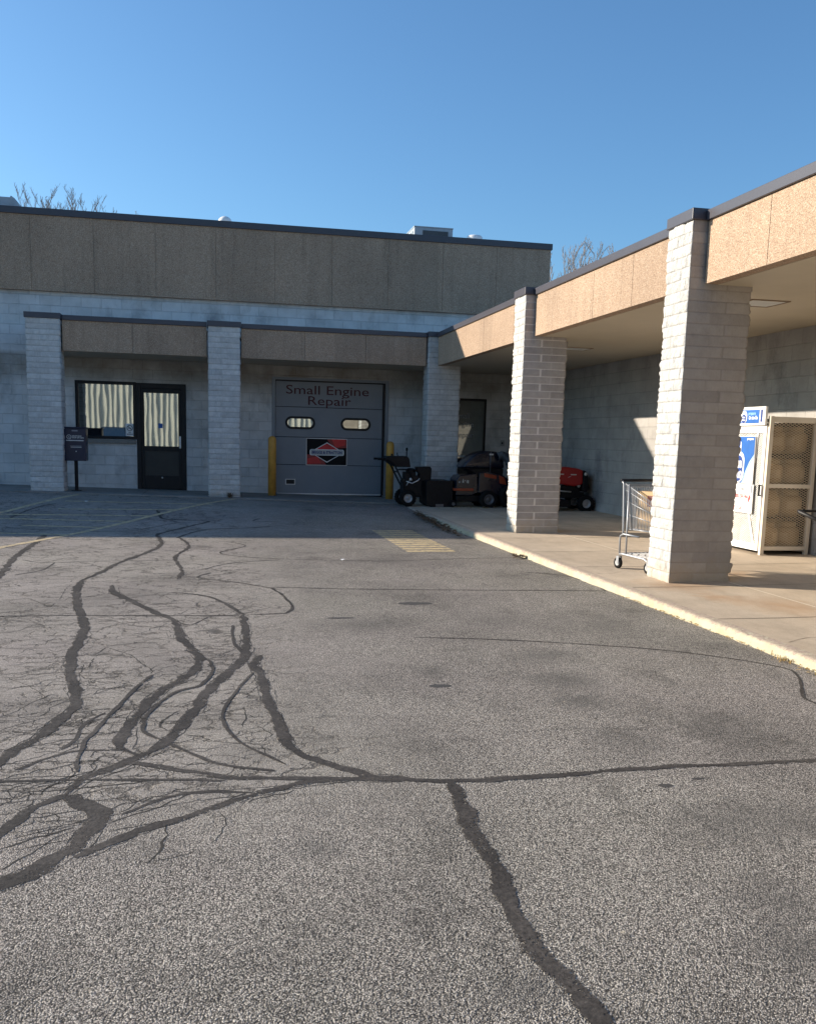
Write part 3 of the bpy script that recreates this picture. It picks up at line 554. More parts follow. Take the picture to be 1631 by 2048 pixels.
# covered walk beside the wing, its kerb, and the slab before the workshop
KI = 3.93
mb = MB(); xs2 = [KI, 4.44, 5.08, 7.6]; ys2 = [-10, 0, 5, 8, 11, 14, 17, 19.6, 21.45]
n2 = len(xs2); mb.add([(x, y, walk_z(x, y)) for y in ys2 for x in xs2], [(j*n2+i, j*n2+i+1, (j+1)*n2+i+1, (j+1)*n2+i) for j in range(len(ys2)-1) for i in range(n2-1)])
walk = mb.build('pavement', 'walk'); tag(walk, 'tan concrete walk under the wing canopy', 'pavement', kind='structure')
mb = MB(); mb.add(*ribbon([(5.08, -8), (5.08, 20)], 0.016, jit=0.1, taper=False, step=0.5, z=0.003, zf=walk_z)); mb.build('joint_filler', 'jointlight', walk)
for y in (-1.0, 0.55, 2.1, 3.65, 5.2, 6.78, 8.38, 9.82, 11.22, 12.8, 14.4, 16.0, 17.6, 19.2):
    mb = MB(); mb.add(*ribbon([(KI + .01, y), (7.34, y + .02)], 0.011, seed=y, jit=0.15, taper=False, step=0.4, z=0.0025, zf=walk_z)); mb.build('score_joint', 'jointdark', walk)
mb = MB()
for pts in ([(3.98, 5.9), (4.3, 6.05), (4.5, 5.8), (4.9, 6.0)], [(3.95, 9.3), (4.15, 9.33), (4.3, 9.45)], [(5.3, 12.1), (5.9, 12.2), (6.4, 11.9)]):
    mb.add(*ribbon(pts, .005, seed=3, jit=.7, step=.03, z=.002, zf=walk_z))
mb.build('crack', 'jointdark', walk)
# kerb, rounded edge, waisted where it meets the rising asphalt
prof = [(0.0, -0.14), (0.005, -0.035), (0.012, -0.018), (0.026, -0.005), (0.045, 0.0), (0.115, 0.002)]
mb = MB(); K = len(prof); yv = []; y = -10.0
while y < 19.4: yv.append(y); y += 0.035 if 4.5 < y < 12 else 0.08
vs = []
for y in yv:
    xb = KI - 0.115; zt = walk_z(KI, y) + 0.001
    j = 0.012 * noise.noise(Vector((0, y * 3, 2))) + 0.006 * noise.noise(Vector((0, y * 14, 9)))
    gapd = 1.0 if any(abs(y - q) < 0.02 for q in (6.2, 9.24, 12.3, 15.3)) else 0.0
    for k, (a, b) in enumerate(prof):
        e = 0.012 * noise.noise(Vector((k * .7, y * 6, 4))) * (1 if k in (1, 2, 3) else 0.3)
        vs.append((xb + a + j * (1 - k / K) + e + gapd * 0.008 * (k < 4), y, zt + b + (e * 0.5 if 0 < k < 5 else 0) - gapd * 0.012 * (0 < k < 5)))
mb.add(vs, [(i*K+k, i*K+k+1, (i+1)*K+k+1, (i+1)*K+k) for i in range(len(yv)-1) for k in range(K-1)], None, True)
kerb = mb.build('kerb', 'kerb'); tag(kerb, 'low rounded kerb with worn cream yellow paint', 'kerb', kind='structure')
mb = MB(); sx = [-40, -20, -12, -6, -3, 0, 2, 3.9]
vs = []; 
for x in sx:
    z = slab_z(x)
    vs += [(x, 19.42, z - 0.2), (x, 19.42, z - .008), (x, 19.43, z), (x, 21.5, z)]
mb.add(vs, [(i*4+k, i*4+k+1, (i+1)*4+k+1, (i+1)*4+k) for i in range(len(sx)-1) for k in range(3)])
mb.add([(3.9, 19.42, slab_z(3.9) - .2), (3.9, 19.42, slab_z(3.9)), (3.9, 21.5, slab_z(3.9)), (3.9, 21.5, -.1)], [(0, 1, 2, 3)])
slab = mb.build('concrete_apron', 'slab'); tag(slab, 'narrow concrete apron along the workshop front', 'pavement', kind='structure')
for x in (-4.4, -1.35, 0.6, 2.6):
    mb = MB(); mb.add(*ribbon([(x, 19.45), (x + .03, 21.38)], 0.012, seed=x, jit=.2, taper=False, step=.3, z=.0025, zf=lambda a, b: slab_z(a))); mb.build('score_joint', 'jointdark', slab)

# ------------------------------------------------------------------ the tall store building
YW = 21.404
store = thing('store_building', 'tall flat-roofed store with tan aggregate band over painted white blocks', 'building', (0, YW, 0))
XS = sorted({-40.0, -2.814, -1.57, -0.534, 1.37, 3.83, 5.35, 6.19, 7.53}); ZS = [-0.3, 1.36, 2.48, 2.565, 2.576, 2.745, 4.36]
holes = [(-2.814, -1.57, 1.36, 2.576), (-1.57, -0.534, -0.3, 2.565), (1.37, 3.83, -0.3, 2.745), (5.35, 6.19, -0.3, 2.48)]
def inhole(x, z): return any(a < x < b and c < z < d for a, b, c, d in holes)
mb = MB()
for i in range(len(XS)-1):
    for j in range(len(ZS)-1):
        if not inhole((XS[i]+XS[i+1])/2, (ZS[j]+ZS[j+1])/2):
            mb.add([(XS[i],YW,ZS[j]),(XS[i+1],YW,ZS[j]),(XS[i+1],YW,ZS[j+1]),(XS[i],YW,ZS[j+1])], [(0,1,2,3)])
for a, b, c, d in holes:
    mb.add([(a,YW,c),(a,YW+.25,c),(a,YW+.25,d),(a,YW,d)], [(0,1,2,3)]); mb.add([(b,YW,c),(b,YW+.25,c),(b,YW+.25,d),(b,YW,d)], [(0,1,2,3)])
    mb.add([(a,YW,d),(b,YW,d),(b,YW+.25,d),(a,YW+.25,d)], [(0,1,2,3)]); mb.add([(a,YW,c),(b,YW,c),(b,YW+.25,c),(a,YW+.25,c)], [(0,1,2,3)])
mb.build('wall', 'block_front', store)
mb = MB(); mb.box(7.36, YW + .001, -.3, 7.53, 52, 4.36); mb.box(-40, 51.8, -.3, 7.36, 52, 4.36); mb.box(-40, YW + .3, -.3, -39.8, 51.8, 4.36); mb.build('side_wall', 'block_front', store)
jx = [-3.586 + 1.232 * k for k in range(-30, 10)]; jx = [-40.0] + [x for x in jx if -39.5 < x < 7.3] + [7.53]
mb = MB()
for a, b in zip(jx[:-1], jx[1:]): mb.box(a + .003, 21.304, 4.343, b - .003, 21.44, 5.83)
mb.build('fascia_panel', 'aggregate', store)
mb = MB(); mb.box(7.37, 21.45, 4.343, 7.526, 52, 5.83); mb.build('side_fascia', 'aggregate', store)
mb = MB(); mb.box(-39.99, 21.325, 4.355, 7.52, 21.6, 5.82); mb.build('panel_backing', 'backing', store)
mb = MB(); mb.box(-40, 21.272, 5.825, 7.555, 21.65, 5.959); mb.box(7.33, 21.66, 5.825, 7.555, 52, 5.959); mb.build('coping', 'coping', store, bevel=.006)
mb = MB(); mb.box(-39.9, 21.62, 5.5, 7.32, 51.9, 5.7); mb.build('roof', 'roof', store)
# dark room behind the openings
mb = MB(); mb.box(-3.2, YW + .26, .1, 6.6, YW + .28, 2.8); mb.build('inner_lining', 'black', store)
# storefront window
def frame_rect(mb, a, b, c, d, w, y0, y1, mat=None):
    mb.box(a, y0, c, a + w, y1, d, mat); mb.box(b - w, y0, c, b, y1, d, mat)
    mb.box(a + w, y0, d - w, b - w, y1, d, mat); mb.box(a + w, y0, c, b - w, y1, c + w, mat)
mb = MB(); frame_rect(mb, -2.812, -1.572, 1.362, 2.574, .065, YW - .012, YW + .09); win = mb.build('window', 'black', store, bevel=.004)
mb = MB(); mb.box(-2.747, YW + .035, 1.427, -1.637, YW + .05, 2.509); mb.build('pane', 'glass', win)
mb = MB(); mb.box(-2.86, YW - .045, 1.268, -1.585, YW - .002, 1.354, 'slab'); mb.build('sill', 'slab', win, bevel=.006)
# entrance door
zb = slab_z(-1) + .004
mb = MB(); mb.box(-1.568, YW - .014, zb, -1.475, YW + .09, 2.563); mb.box(-.632, YW - .014, zb, -.536, YW + .09, 2.563); mb.box(-1.475, YW - .014, 2.455, -.632, YW + .09, 2.563)
df = mb.build('entrance_door', 'black', store, bevel=.004)
mb = MB()
for a, b, c, d in ((-1.472, -1.41, zb + .01, 2.45), (-.70, -.635, zb + .01, 2.45), (-1.41, -.70, 2.36, 2.45), (-1.41, -.70, 1.13, 1.235), (-1.41, -.70, zb + .01, .60)): mb.box(a, YW + .005, c, b, YW + .05, d)
mb.build('door_leaf', 'black', df, bevel=.003)
mb = MB(); mb.box(-1.41, YW + .02, 1.235, -.70, YW + .035, 2.36); mb.build('door_glass', 'glass', df)
mb = MB(); mb.box(-1.41, YW + .022, .60, -.70, YW + .036, 1.13); mb.build('kick_panel', 'door_panel', df)
mb = MB(); mb.box(-.685, YW - .05, 1.2, -.645, YW - .035, 1.455); mb.box(-.68, YW - .035, 1.22, -.65, YW + .005, 1.24); mb.box(-.68, YW - .035, 1.415, -.65, YW + .005, 1.435); mb.build('handle', 'galv', df, bevel=.004)
mb = MB(); mb.lathe([(0, -.012), (.018, -.012), (.018, 0)], (-1.05, YW + .005, .56), 'y', 14); mb.build('lock', 'galv', df)
# small blue decal on door glass
mb = MB(); mb.box(-1.12, YW + .0175, 1.62, -1.03, YW + .019, 1.72); mb.build('blue_sticker', 'blue', df)
# garage door
ga, gb_, gt = 1.372, 3.828, 2.743; zg = slab_z(2.6)
gd = None
mb = MB()
for a, b, c in ((1.45, 2.174, 2.70), (1.45, 1.514, 2.162), (1.45, .904, 1.502), (1.45, .265, .892)):
    mb.box(1.385, YW + .075, b, 3.775, YW + .12, c if c != 2.70 else 2.72)
for z in (2.1675, 1.5075, .8975): mb.box(1.385, YW + .085, z - .006, 3.775, YW + .11, z + .006, 'black')
gd = mb.build('garage_door', 'door_paint', store, bevel=.003)
mb = MB(); mb.box(1.385, YW + .07, .232, 3.775, YW + .12, .262); mb.build('bottom_seal', 'galv', gd)
mb = MB(); mb.box(3.778, YW + .03, .24, 3.826, YW + .13, 2.74); mb.box(1.385, YW + .04, 2.72, 3.778, YW + .13, 2.742); mb.build('dark_gap', 'black', gd)  # black strips standing in for the shaded gap beside and above the door
mb = MB(); mb.box(1.30, YW - .018, zg, 1.372, YW + .0, 2.80); mb.box(3.828, YW - .018, zg, 3.90, YW, 2.80); mb.box(1.372, YW - .018, 2.745, 3.828, YW, 2.80); mb.build('door_trim', 'door_paint', store)
gf = Face((0, YW + .074, 0), (1, 0, 0), (0, 0, 1), (0, -1, 0))
for (a, b, zc) in ((1.60, 2.262, 1.822), (2.835, 3.513, 1.822)):
    o_ = rounded(a, zc - .14, b, zc + .14, .135, 6); i_ = rounded(a + .05, zc - .09, b - .05, zc + .09, .088, 6); n = len(o_)
    mb = MB(); vs = [gf.P(x, z, .014) for x, z in o_] + [gf.P(x, z, .014) for x, z in i_] + [gf.P(x, z, 0) for x, z in o_]
    mb.add(vs, [(k, (k+1) % n, n + (k+1) % n, n + k) for k in range(n)] + [(k, (k+1) % n, 2*n + (k+1) % n, 2*n + k) for k in range(n)])
    wf = mb.build('window', 'black', gd)
    mb = MB(); mb.add([gf.P(x, z, .004) for x, z in i_], [list(range(n))]); mb.build('pane', 'glass', wf)
mb = MB(); gf.rect(mb, 1.61, .452, 1.83, .578, 0, .008, 'galv'); gf.rect(mb, 1.628, .468, 1.812, .562, .008, .012, 'black'); mb.build('vent_slot', 'black', gd)
mb = MB()
gf.text(mb, 'Small Engine', 1.60, 2.452, .275, .006, 'maroon', xs=1.36, bold=.001)
gf.text(mb, 'Repair', 2.075, 2.222, .275, .006, 'maroon', xs=1.36, bold=.001)
lt = mb.build('lettering', 'maroon', gd)
bb = [v.co.x for v in lt.data.vertices]; print('lettering extents', min(bb), max(bb))
# service door behind the corner pillar
mb = MB(); frame_rect(mb, 5.352, 6.188, .15, 2.478, .05, YW + .01, YW + .09); mb.box(5.40, YW + .03, 1.03, 6.14, YW + .06, 1.12); sd_ = mb.build('service_door', 'black', store)
mb = MB(); mb.box(5.402, YW + .04, 1.12, 6.138, YW + .05, 2.43); mb.build('door_glass', 'glass_dark', sd_)
mb = MB(); mb.box(5.402, YW + .04, .2, 6.138, YW + .055, 1.03); mb.build('kick_panel', 'door_panel', sd_)
mb = MB(); mb.tube([(5.46, YW - .02, 1.17), (6.08, YW - .02, 1.17)], .014, 8); mb.tube([(5.5, YW - .02, 1.17), (5.5, YW + .04, 1.17)], .01, 6); mb.tube([(6.04, YW - .02, 1.17), (6.04, YW + .04, 1.17)], .01, 6); mb.build('push_bar', 'galv', sd_)
sf = Face((0, YW + .039, 0), (1, 0, 0), (0, 0, 1), (0, -1, 0))
mb = MB(); sf.text(mb, 'Small', 5.44, 2.03, .17, .001, 'greyprint', xs=1.05); sf.text(mb, 'Engine', 5.44, 1.84, .17, .001, 'greyprint', xs=1.05); sf.text(mb, 'Repair', 5.44, 1.60, .17, .001, 'greyprint', xs=1.05); mb.build('lettering', 'greyprint', sd_)
mb = MB(); mb.box(6.545, YW - .03, 1.43, 6.635, YW, 1.555, 'outlet'); mb.box(6.565, YW - .036, 1.47, 6.605, YW - .03, 1.51, 'black'); ob = mb.build('outlet_box', 'outlet'); tag(ob, 'small grey outlet box on the wall right of the dark service door', 'outlet')

# sign of the engine maker on the garage door
s_ = thing('brand_sign', 'black and red rectangular sign with white diamond logo on the garage door', 'sign', (2.527, YW + .07, .892))
sx0, sz0, sw, sh = 2.068, .892, .917, .60
F = Face((sx0, YW + .074, sz0), (1, 0, 0), (0, 0, 1), (0, -1, 0))
mb = MB(); F.rect(mb, 0, 0, sw, sh, 0, .012, 'galv'); F.rect(mb, .012, .012, sw - .012, sh - .012, .012, .014, 'signblack')
def band(a, b, c, d_, e, f_, g, h_, mat, dz): F.poly(mb, [(a, b), (c, d_), (e, f_), (g, h_)], .014, dz, mat)
F.poly(mb, [(.46, sh-.012), (sw-.012, sh-.012), (sw-.012, .40), (.60, .38)], .014, .0150, 'darkred'); F.poly(mb, [(.56, sh-.012), (sw-.05, sh-.012), (sw-.04, .46), (.66, .40)], .015, .0156, 'signred')
F.poly(mb, [(.012, .012), (.45, .012), (.32, .24), (.012, .24)], .014, .0150, 'darkred'); F.poly(mb, [(.03, .03), (.33, .05), (.26, .20), (.03, .15)], .015, .0156, 'signred')
mb.build('panel', 'signblack', s_)
mb = MB(); cx_, cz_ = sw / 2 + .005, sh / 2 - .01
def dia(hw, hh): return [(cx_, cz_ - hh), (cx_ + hw, cz_), (cx_, cz_ + hh), (cx_ - hw, cz_)]
F.poly(mb, dia(.385, .225), .0165, .018, 'white'); F.poly(mb, dia(.36, .205), .018, .0186, 'signblack')
F.poly(mb, [(cx_ - .36, cz_), (cx_ + .36, cz_), (cx_, cz_ + .205)], .0187, .0193, 'signred')
mb.build('diamond', 'white', s_)
mb = MB(); F.poly(mb, rounded(cx_ - .385, cz_ - .068, cx_ + .385, cz_ + .068, .04), .0200, .022, 'white'); F.poly(mb, rounded(cx_ - .365, cz_ - .055, cx_ + .365, cz_ + .055, .032), .022, .0226, 'greyprint')
F.poly(mb, rounded(cx_ - .36, cz_ - .05, cx_ + .36, cz_ + .05, .03), .0227, .0232, 'offwhite')
F.text(mb, 'BRIGGS & STRATTON', cx_, cz_ - .029, .084, .0245, 'navy', xs=.84, align='CENTER', bold=.0035); mb.build('nameplate', 'white', s_)
# no smoking sign
s_ = thing('no_smoking_sign', 'small white no smoking sign in the lower right corner of the shop window', 'sign', (-1.72, YW + .02, 1.44))
F = Face((-1.80, YW + .033, 1.435), (1, 0, 0), (0, 0, 1), (0, -1, 0))
mb = MB(); F.rect(mb, 0, 0, .17, .265, 0, .004, 'white'); mb.build('panel', 'white', s_)
mb = MB()
ring = [(math.cos(t * math.pi / 12), math.sin(t * math.pi / 12)) for t in range(24)]
vs = [F.P(.085 + .062 * x, .17 + .062 * y, .006) for x, y in ring] + [F.P(.085 + .05 * x, .17 + .05 * y, .006) for x, y in ring]
mb.add(vs, [(k, (k+1) % 24, 24 + (k+1) % 24, 24 + k) for k in range(24)], 'signblack')
F.poly(mb, [(.045, .205), (.053, .213), (.125, .135), (.117, .127)], .0062, .0068, 'signblack'); F.rect(mb, .05, .163, .12, .176, .0045, .006, 'signblack')
F.text(mb, 'NO', .085, .068, .034, .006, 'signblack', align='CENTER', bold=.001); F.text(mb, 'SMOKING', .085, .028, .034, .006, 'signblack', align='CENTER', bold=.001, xs=.85)
mb.build('symbol', 'signblack', s_)

# ------------------------------------------------------------------ canopy: pillars, panels, soffit
canopy = thing('covered_canopy', 'L-shaped flat canopy on rough white block pillars with tan aggregate fascia', 'canopy', (4.44, 13.5, 0))
FX, PX, PRX, WX, HS, HC = 4.583, 4.44, 5.095, 7.35, 3.038, 3.705
D1 = 19.622
def pillar(x0, y0, x1, y1, zf, zt, seed, course=0.1046, sres=0.016, front='split_white', front_len=0.41, side_len=0.205, brick=False, rough=1.0, frough=.35):
    hr = [0, .05, .12, .3, .5, .7, .88, .95]
    nc = int(round((zt - zf) / course)); ch = (zt - zf) / nc
    zs = [zf + ch * (c + h) for c in range(nc) for h in hr] + [zt]
    per = []   # (x, y, nx, ny, face, s)
    def edge(xa, ya, xb, yb, nxx, nyy, face, cn):
        ln = math.hypot(xb - xa, yb - ya); n = max(2, int(ln / sres))
        per.append((xa, ya, nxx + cn[0], nyy + cn[1], face, 0.0))
        for k in range(1, n): t = k / n; per.append((xa + (xb - xa) * t, ya + (yb - ya) * t, nxx, nyy, face, ln * t))
    edge(x0, y1, x0, y0, -1, 0, 'l', (0, 1)); edge(x0, y0, x1, y0, 0, -1, 'f', (-1, 0)); edge(x1, y0, x1, y1, 1, 0, 'r', (0, -1)); edge(x1, y1, x0, y1, 0, 1, 'b', (1, 0))
    W = x1 - x0; rn = random.Random(seed); tones = {}
    vs = []; jo = []; tn = []
    for z in zs:
        c = min(nc - 1, int((z - zf) / ch + 1e-6)); hz = (z - zf) / ch - c; hz = min(max(hz, 0), 1)
        dz = min(hz, 1 - hz) * ch
        for (x, y, nxx, nyy, fc, s) in per:
            side = fc in 'lr'; ln = side_len if side else front_len
            off = 0.0 if c % 2 else ln * (0.5 if side else 0.38)
            k = math.floor((s + off) / ln); ds = (s + off) - k * ln; ds = min(ds, ln - ds)
            if s < 1e-6: ds = 1
            key = (fc, c, k)
            if key not in tones: tones[key] = (rn.random(), rn.gauss(0, 1))
            tone, pz = tones[key]
            g = max(0.0, 1 - dz / 0.007, 1 - ds / 0.010); g = min(1.0, g)
            amp = rough * (1.0 if side else (frough if front != 'split_white' else 0.6))
            d = amp * (0.004 * pz + 0.011 * noise.noise(Vector((x * 14 + seed, y * 14, z * 19))) + 0.010 * noise.noise(Vector((x * 42, y * 42 + seed, z * 42)))) 
            d += amp * 0.003 * min(1, dz / 0.03) 
            d -= g * (0.006 if side else 0.005 if frough > .3 else .0035)
            vs.append((x + nxx * d, y + nyy * d, z)); jo.append(g); tn.append(tone)
    n = len(per); fs = []; mi = []
    for j in range(len(zs) - 1):
        for i in range(n):
            fs.append((j*n+i, j*n+(i+1) % n, (j+1)*n+(i+1) % n, (j+1)*n+i)); mi.append(1 if per[i][4] in 'fb' else 0)
    r = canopy.location
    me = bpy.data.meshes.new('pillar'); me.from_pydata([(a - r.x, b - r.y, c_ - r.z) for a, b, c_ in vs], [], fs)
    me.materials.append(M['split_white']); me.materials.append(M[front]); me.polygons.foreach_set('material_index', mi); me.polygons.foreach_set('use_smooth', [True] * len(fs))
    a = me.attributes.new('joint', 'FLOAT', 'POINT'); a.data.foreach_set('value', jo)
    a = me.attributes.new('tone', 'FLOAT', 'POINT'); a.data.foreach_set('value', tn)
    o = bpy.data.objects.new('pillar', me); col.objects.link(o); o.parent = canopy; return o
pf = dict(rough=0.9, sres=.03)
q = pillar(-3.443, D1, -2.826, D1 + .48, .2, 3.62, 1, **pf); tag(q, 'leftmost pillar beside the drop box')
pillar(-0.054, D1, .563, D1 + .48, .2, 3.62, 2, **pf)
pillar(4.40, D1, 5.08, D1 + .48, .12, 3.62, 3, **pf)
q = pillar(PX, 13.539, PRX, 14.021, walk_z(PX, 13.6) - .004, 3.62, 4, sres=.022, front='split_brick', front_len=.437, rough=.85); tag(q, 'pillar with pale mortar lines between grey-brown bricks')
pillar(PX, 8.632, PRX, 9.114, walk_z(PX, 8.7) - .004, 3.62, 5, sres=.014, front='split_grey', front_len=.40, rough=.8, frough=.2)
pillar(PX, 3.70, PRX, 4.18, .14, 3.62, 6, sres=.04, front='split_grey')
pilY = [(3.70, 4.18), (8.632, 9.114), (13.539, 14.021), (D1, D1 + .48)]
def capbox(x0, y0, x1, y1): 
    mb = MB(); mb.box(x0 - .022, y0 - .022, 3.618, x1 + .022, y1 + .022, 3.722); return mb.build('pillar_cap', 'coping', canopy, bevel=.005)
for a, b in ((-3.443, -2.826), (-.054, .563)): capbox(a, D1, b, D1 + .48)
capbox(4.40, D1, 4.60, D1 + .48)
for a, b in pilY[:3]: capbox(PX, a, PX + .17, b)
# wing fascia between pillars, split into panels
def span(y0, y1, cuts):
    ed = [y0] + [c for c in sorted(cuts) if y0 < c < y1] + [y1]
    mb = MB()
    for a, b in zip(ed[:-1], ed[1:]): mb.box(FX, a + .004, HS, FX + .13, b - .004, 3.61)
    mb.build('fascia_panel', 'aggregate', canopy)
    mb = MB(); mb.box(FX + .02, y0, HS + .012, FX + .15, y1, 3.6); mb.build('panel_backing', 'backing', canopy)
    mb = MB(); mb.box(FX - .028, y0 + .001, 3.612, FX + .16, y1 - .001, 3.705); mb.build('coping', 'coping', canopy, bevel=.005)
span(-8, 3.668, [-5, -2, 1]); span(4.21, 8.60, [7.56, 6.3, 5.1]); span(9.146, 13.507, [11.36, 10.237]); span(14.053, D1 - .032, [18.0, 16.2, 14.53])
# front fascia
def fspan(x0, x1, cuts):
    ed = [x0] + [c for c in sorted(cuts) if x0 < c < x1] + [x1]; y = D1 + .12
    mb = MB()
    for a, b in zip(ed[:-1], ed[1:]): mb.box(a + .004, y, HS, b - .004, y + .13, 3.61)
    mb.build('fascia_panel', 'aggregate', canopy)
    mb = MB(); mb.box(x0, y + .02, HS + .012, x1, y + .15, 3.6); mb.build('panel_backing', 'backing', canopy)
    mb = MB(); mb.box(x0 + .001, y - .028, 3.612, x1 - .001, y + .16, 3.705); mb.build('coping', 'coping', canopy, bevel=.005)
fspan(-2.80, -.08, [-1.5]); fspan(.59, 4.37, [1.85, 3.1])
mb = MB(); mb.box(-3.40, D1 + .5, HS, -3.27, 21.30, 3.61); mb.build('fascia_panel', 'aggregate', canopy)
mb = MB(); mb.box(-3.43, D1 + .51, 3.612, -3.24, 21.30, 3.705); mb.build('coping', 'coping', canopy)
# soffit and top deck
mb = MB(); mb.box(FX + .152, -8, HS + .004, WX, 21.40, HS + .03); mb.box(-3.26, D1 + .28, HS + .004, FX + .15, 21.40, HS + .03); mb.build('soffit', 'soffit', canopy)
mb = MB(); mb.box(FX + .155, -8, 3.50, 7.6, 21.26, 3.55); mb.box(-3.22, D1 + .28, 3.50, FX + .15, 21.26, 3.55); mb.build('deck', 'roof', canopy)
for (x, y) in ((5.72, 9.50), (5.80, 15.0), (5.8, 4.2)):
    mb = MB(); a = .2
    for x0, y0, x1, y1 in ((x-a-.02, y-a-.02, x+a+.02, y-a), (x-a-.02, y+a, x+a+.02, y+a+.02), (x-a-.02, y-a, x-a, y+a), (x+a, y-a, x+a+.02, y+a)): mb.box(x0, y0, HS - .008, x1, y1, HS + .0035)
    h = mb.build('ceiling_light', 'backing', canopy); mb = MB(); mb.box(x-a+.001, y-a+.001, HS - .003, x+a-.001, y+a-.001, HS + .0035); mb.build('lens', 'offwhite', h)
# the wing behind the canopy
wing = thing('store_wing', 'low painted block wall of the side wing behind the covered walk', 'building', (WX, 10, 0))
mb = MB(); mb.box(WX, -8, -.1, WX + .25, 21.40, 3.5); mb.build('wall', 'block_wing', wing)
mb = MB(); mb.box(WX + .26, -8, 3.3, 22, 21.2, 3.45); mb.build('roof', 'roof', wing)
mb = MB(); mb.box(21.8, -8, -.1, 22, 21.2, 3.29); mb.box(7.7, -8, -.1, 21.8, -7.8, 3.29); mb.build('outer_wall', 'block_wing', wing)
# ------------------------------------------------------------------ bollards
def bollard(x, y, label):
    z = slab_z(x); b = thing('bollard', label, 'bollard', (x, y, z), 0, 'yellow bollards beside the garage door')
    mb = MB(); mb.lathe([(.086, -.05), (.086, 1.16), (.082, 1.20), (.066, 1.235), (.035, 1.255), (0, 1.262)], (x, y, z), n=24); mb.build('post', 'yellow', b)
    return b
bollard(1.262, 20.62, 'yellow steel bollard at the left jamb of the garage door')
b2 = bollard(3.84, 20.75, 'yellow steel bollard behind the snow blower handle, at the right jamb of the garage door')
mb = MB(); mb.box(3.845, 20.655, 1.0, 3.885, 20.668, 1.2); mb.build('black_tape', 'black', b2)

# ------------------------------------------------------------------ drop box on a post
bx, by = -2.64, 20.0; bz = slab_z(bx)
d = thing('drop_box', 'dark navy metal drop box on a black post between left pillar and shop window', 'drop box', (bx, by, bz))
mb = MB(); mb.tube([(bx, by, bz), (bx, by, .95)], .045, 4); mb.box(bx - .09, by - .09, bz, bx + .09, by + .09, bz + .012); mb.build('post', 'dark', d)
mb = MB(); mb.box(bx - .20, by - .17, .93, bx + .215, by + .17, 1.57); bd = mb.build('box', 'boxnavy', d, bevel=.012)
mb = MB(); mb.box(bx - .22, by - .19, 1.571, bx + .235, by + .19, 1.592); mb.build('lid', 'boxnavy', d, bevel=.004)
mb = MB(); mb.box(bx - .155, by - .186, 1.318, bx + .175, by - .172, 1.336); mb.build('slot', 'galv', d, bevel=.003)
F = Face((bx - .2, by - .171, .93), (1, 0, 0), (0, 0, 1), (0, -1, 0))
mb = MB()
vs = [F.P(.10 + .045 * x, .465 + .045 * y, .002) for x, y in ring] + [F.P(.10 + .034 * x, .465 + .034 * y, .002) for x, y in ring]
mb.add(vs, [(k, (k+1) % 24, 24 + (k+1) % 24, 24 + k) for k in range(24)], 'offwhite')
F.poly(mb, [(.08, .445), (.09, .445), (.10, .475), (.11, .445), (.12, .445), (.10, .487)], .001, .002, 'offwhite')
F.text(mb, 'DROP BOX', .155, .472, .036, .002, 'offwhite', bold=.0012); F.text(mb, 'DROP OFF HERE', .155, .440, .032, .002, 'offwhite', bold=.0012, xs=.95)
F.rect(mb, .155, .575, .265, .60, .001, .002, 'greyprint')
F.rect(mb, .12, .288, .33, .296, .001, .002, 'greyprint'); F.rect(mb, .13, .262, .33, .274, .001, .002, 'offwhite')
mb.build('lettering', 'offwhite', d)
mb = MB(); mb.lathe([(0, -.014), (.012, -.014), (.012, 0)], (bx + .03, by - .171, 1.115), 'y', 12); mb.build('lock', 'galv', d)

# ------------------------------------------------------------------ roof equipment
def roof_thing(name, label, cat, loc): return thing(name, label, cat, loc)
h = roof_thing('rooftop_unit', 'grey rooftop air unit with dark grille near the right end of the roof', 'air conditioner', (5.25, 24.6, 5.7))
mb = MB(); mb.box(4.84, 23.6, 5.72, 5.80, 25.4, 6.62); mb.build('cabinet', 'hvac', h, bevel=.01)
mb = MB(); mb.box(4.83, 23.59, 6.621, 5.81, 25.41, 6.645); mb.build('lid', 'hvac', h, bevel=.005)
mb = MB(); mb.box(5.05, 23.585, 6.05, 5.68, 23.599, 6.55); mb.build('grille', 'hvacdark', h)
for y in (23.75, 23.95, 24.2, 24.6, 24.9):
    mb = MB(); mb.box(4.832, y, 6.0, 4.839, y + .05, 6.55); mb.build('vent', 'hvacdark', h)
h = roof_thing('roof_vent', 'short white cylindrical roof vent right of the rooftop unit', 'roof vent', (6.3, 23.4, 5.7))
mb = MB(); mb.lathe([(.13, 5.7), (.13, 6.2)], (6.3, 23.4, 0), n=24); mb.build('pipe', 'galv', h)
mb = MB(); mb.lathe([(.19, 6.2), (.19, 6.43), (.16, 6.46), (0, 6.47)], (6.3, 23.4, 0), n=28); mb.build('cap', 'white', h)
h = roof_thing('roof_vent', 'white domed roof vent cap above the middle of the long wall', 'roof vent', (.33, 23.3, 5.7))
mb = MB(); mb.lathe([(.12, 5.7), (.12, 6.33)], (.33, 23.3, 0), n=20); mb.build('pipe', 'galv', h)
mb = MB(); mb.lathe([(.165, 6.33)] + [(.165 * math.cos(R(a)), 6.33 + .15 * math.sin(R(a))) for a in (15, 30, 45, 60, 75, 89.9)], (.33, 23.3, 0), n=28); mb.build('dome', 'white', h)
h = roof_thing('exhaust_hood', 'blue-grey sheet metal exhaust hood at the far left end of the roofline', 'exhaust hood', (-5.0, 23.5, 5.7))
mb = MB(); mb.box(-6.2, 23.1, 5.72, -4.265, 23.9, 6.52); mb.build('duct', 'hvac', h, bevel=.01)
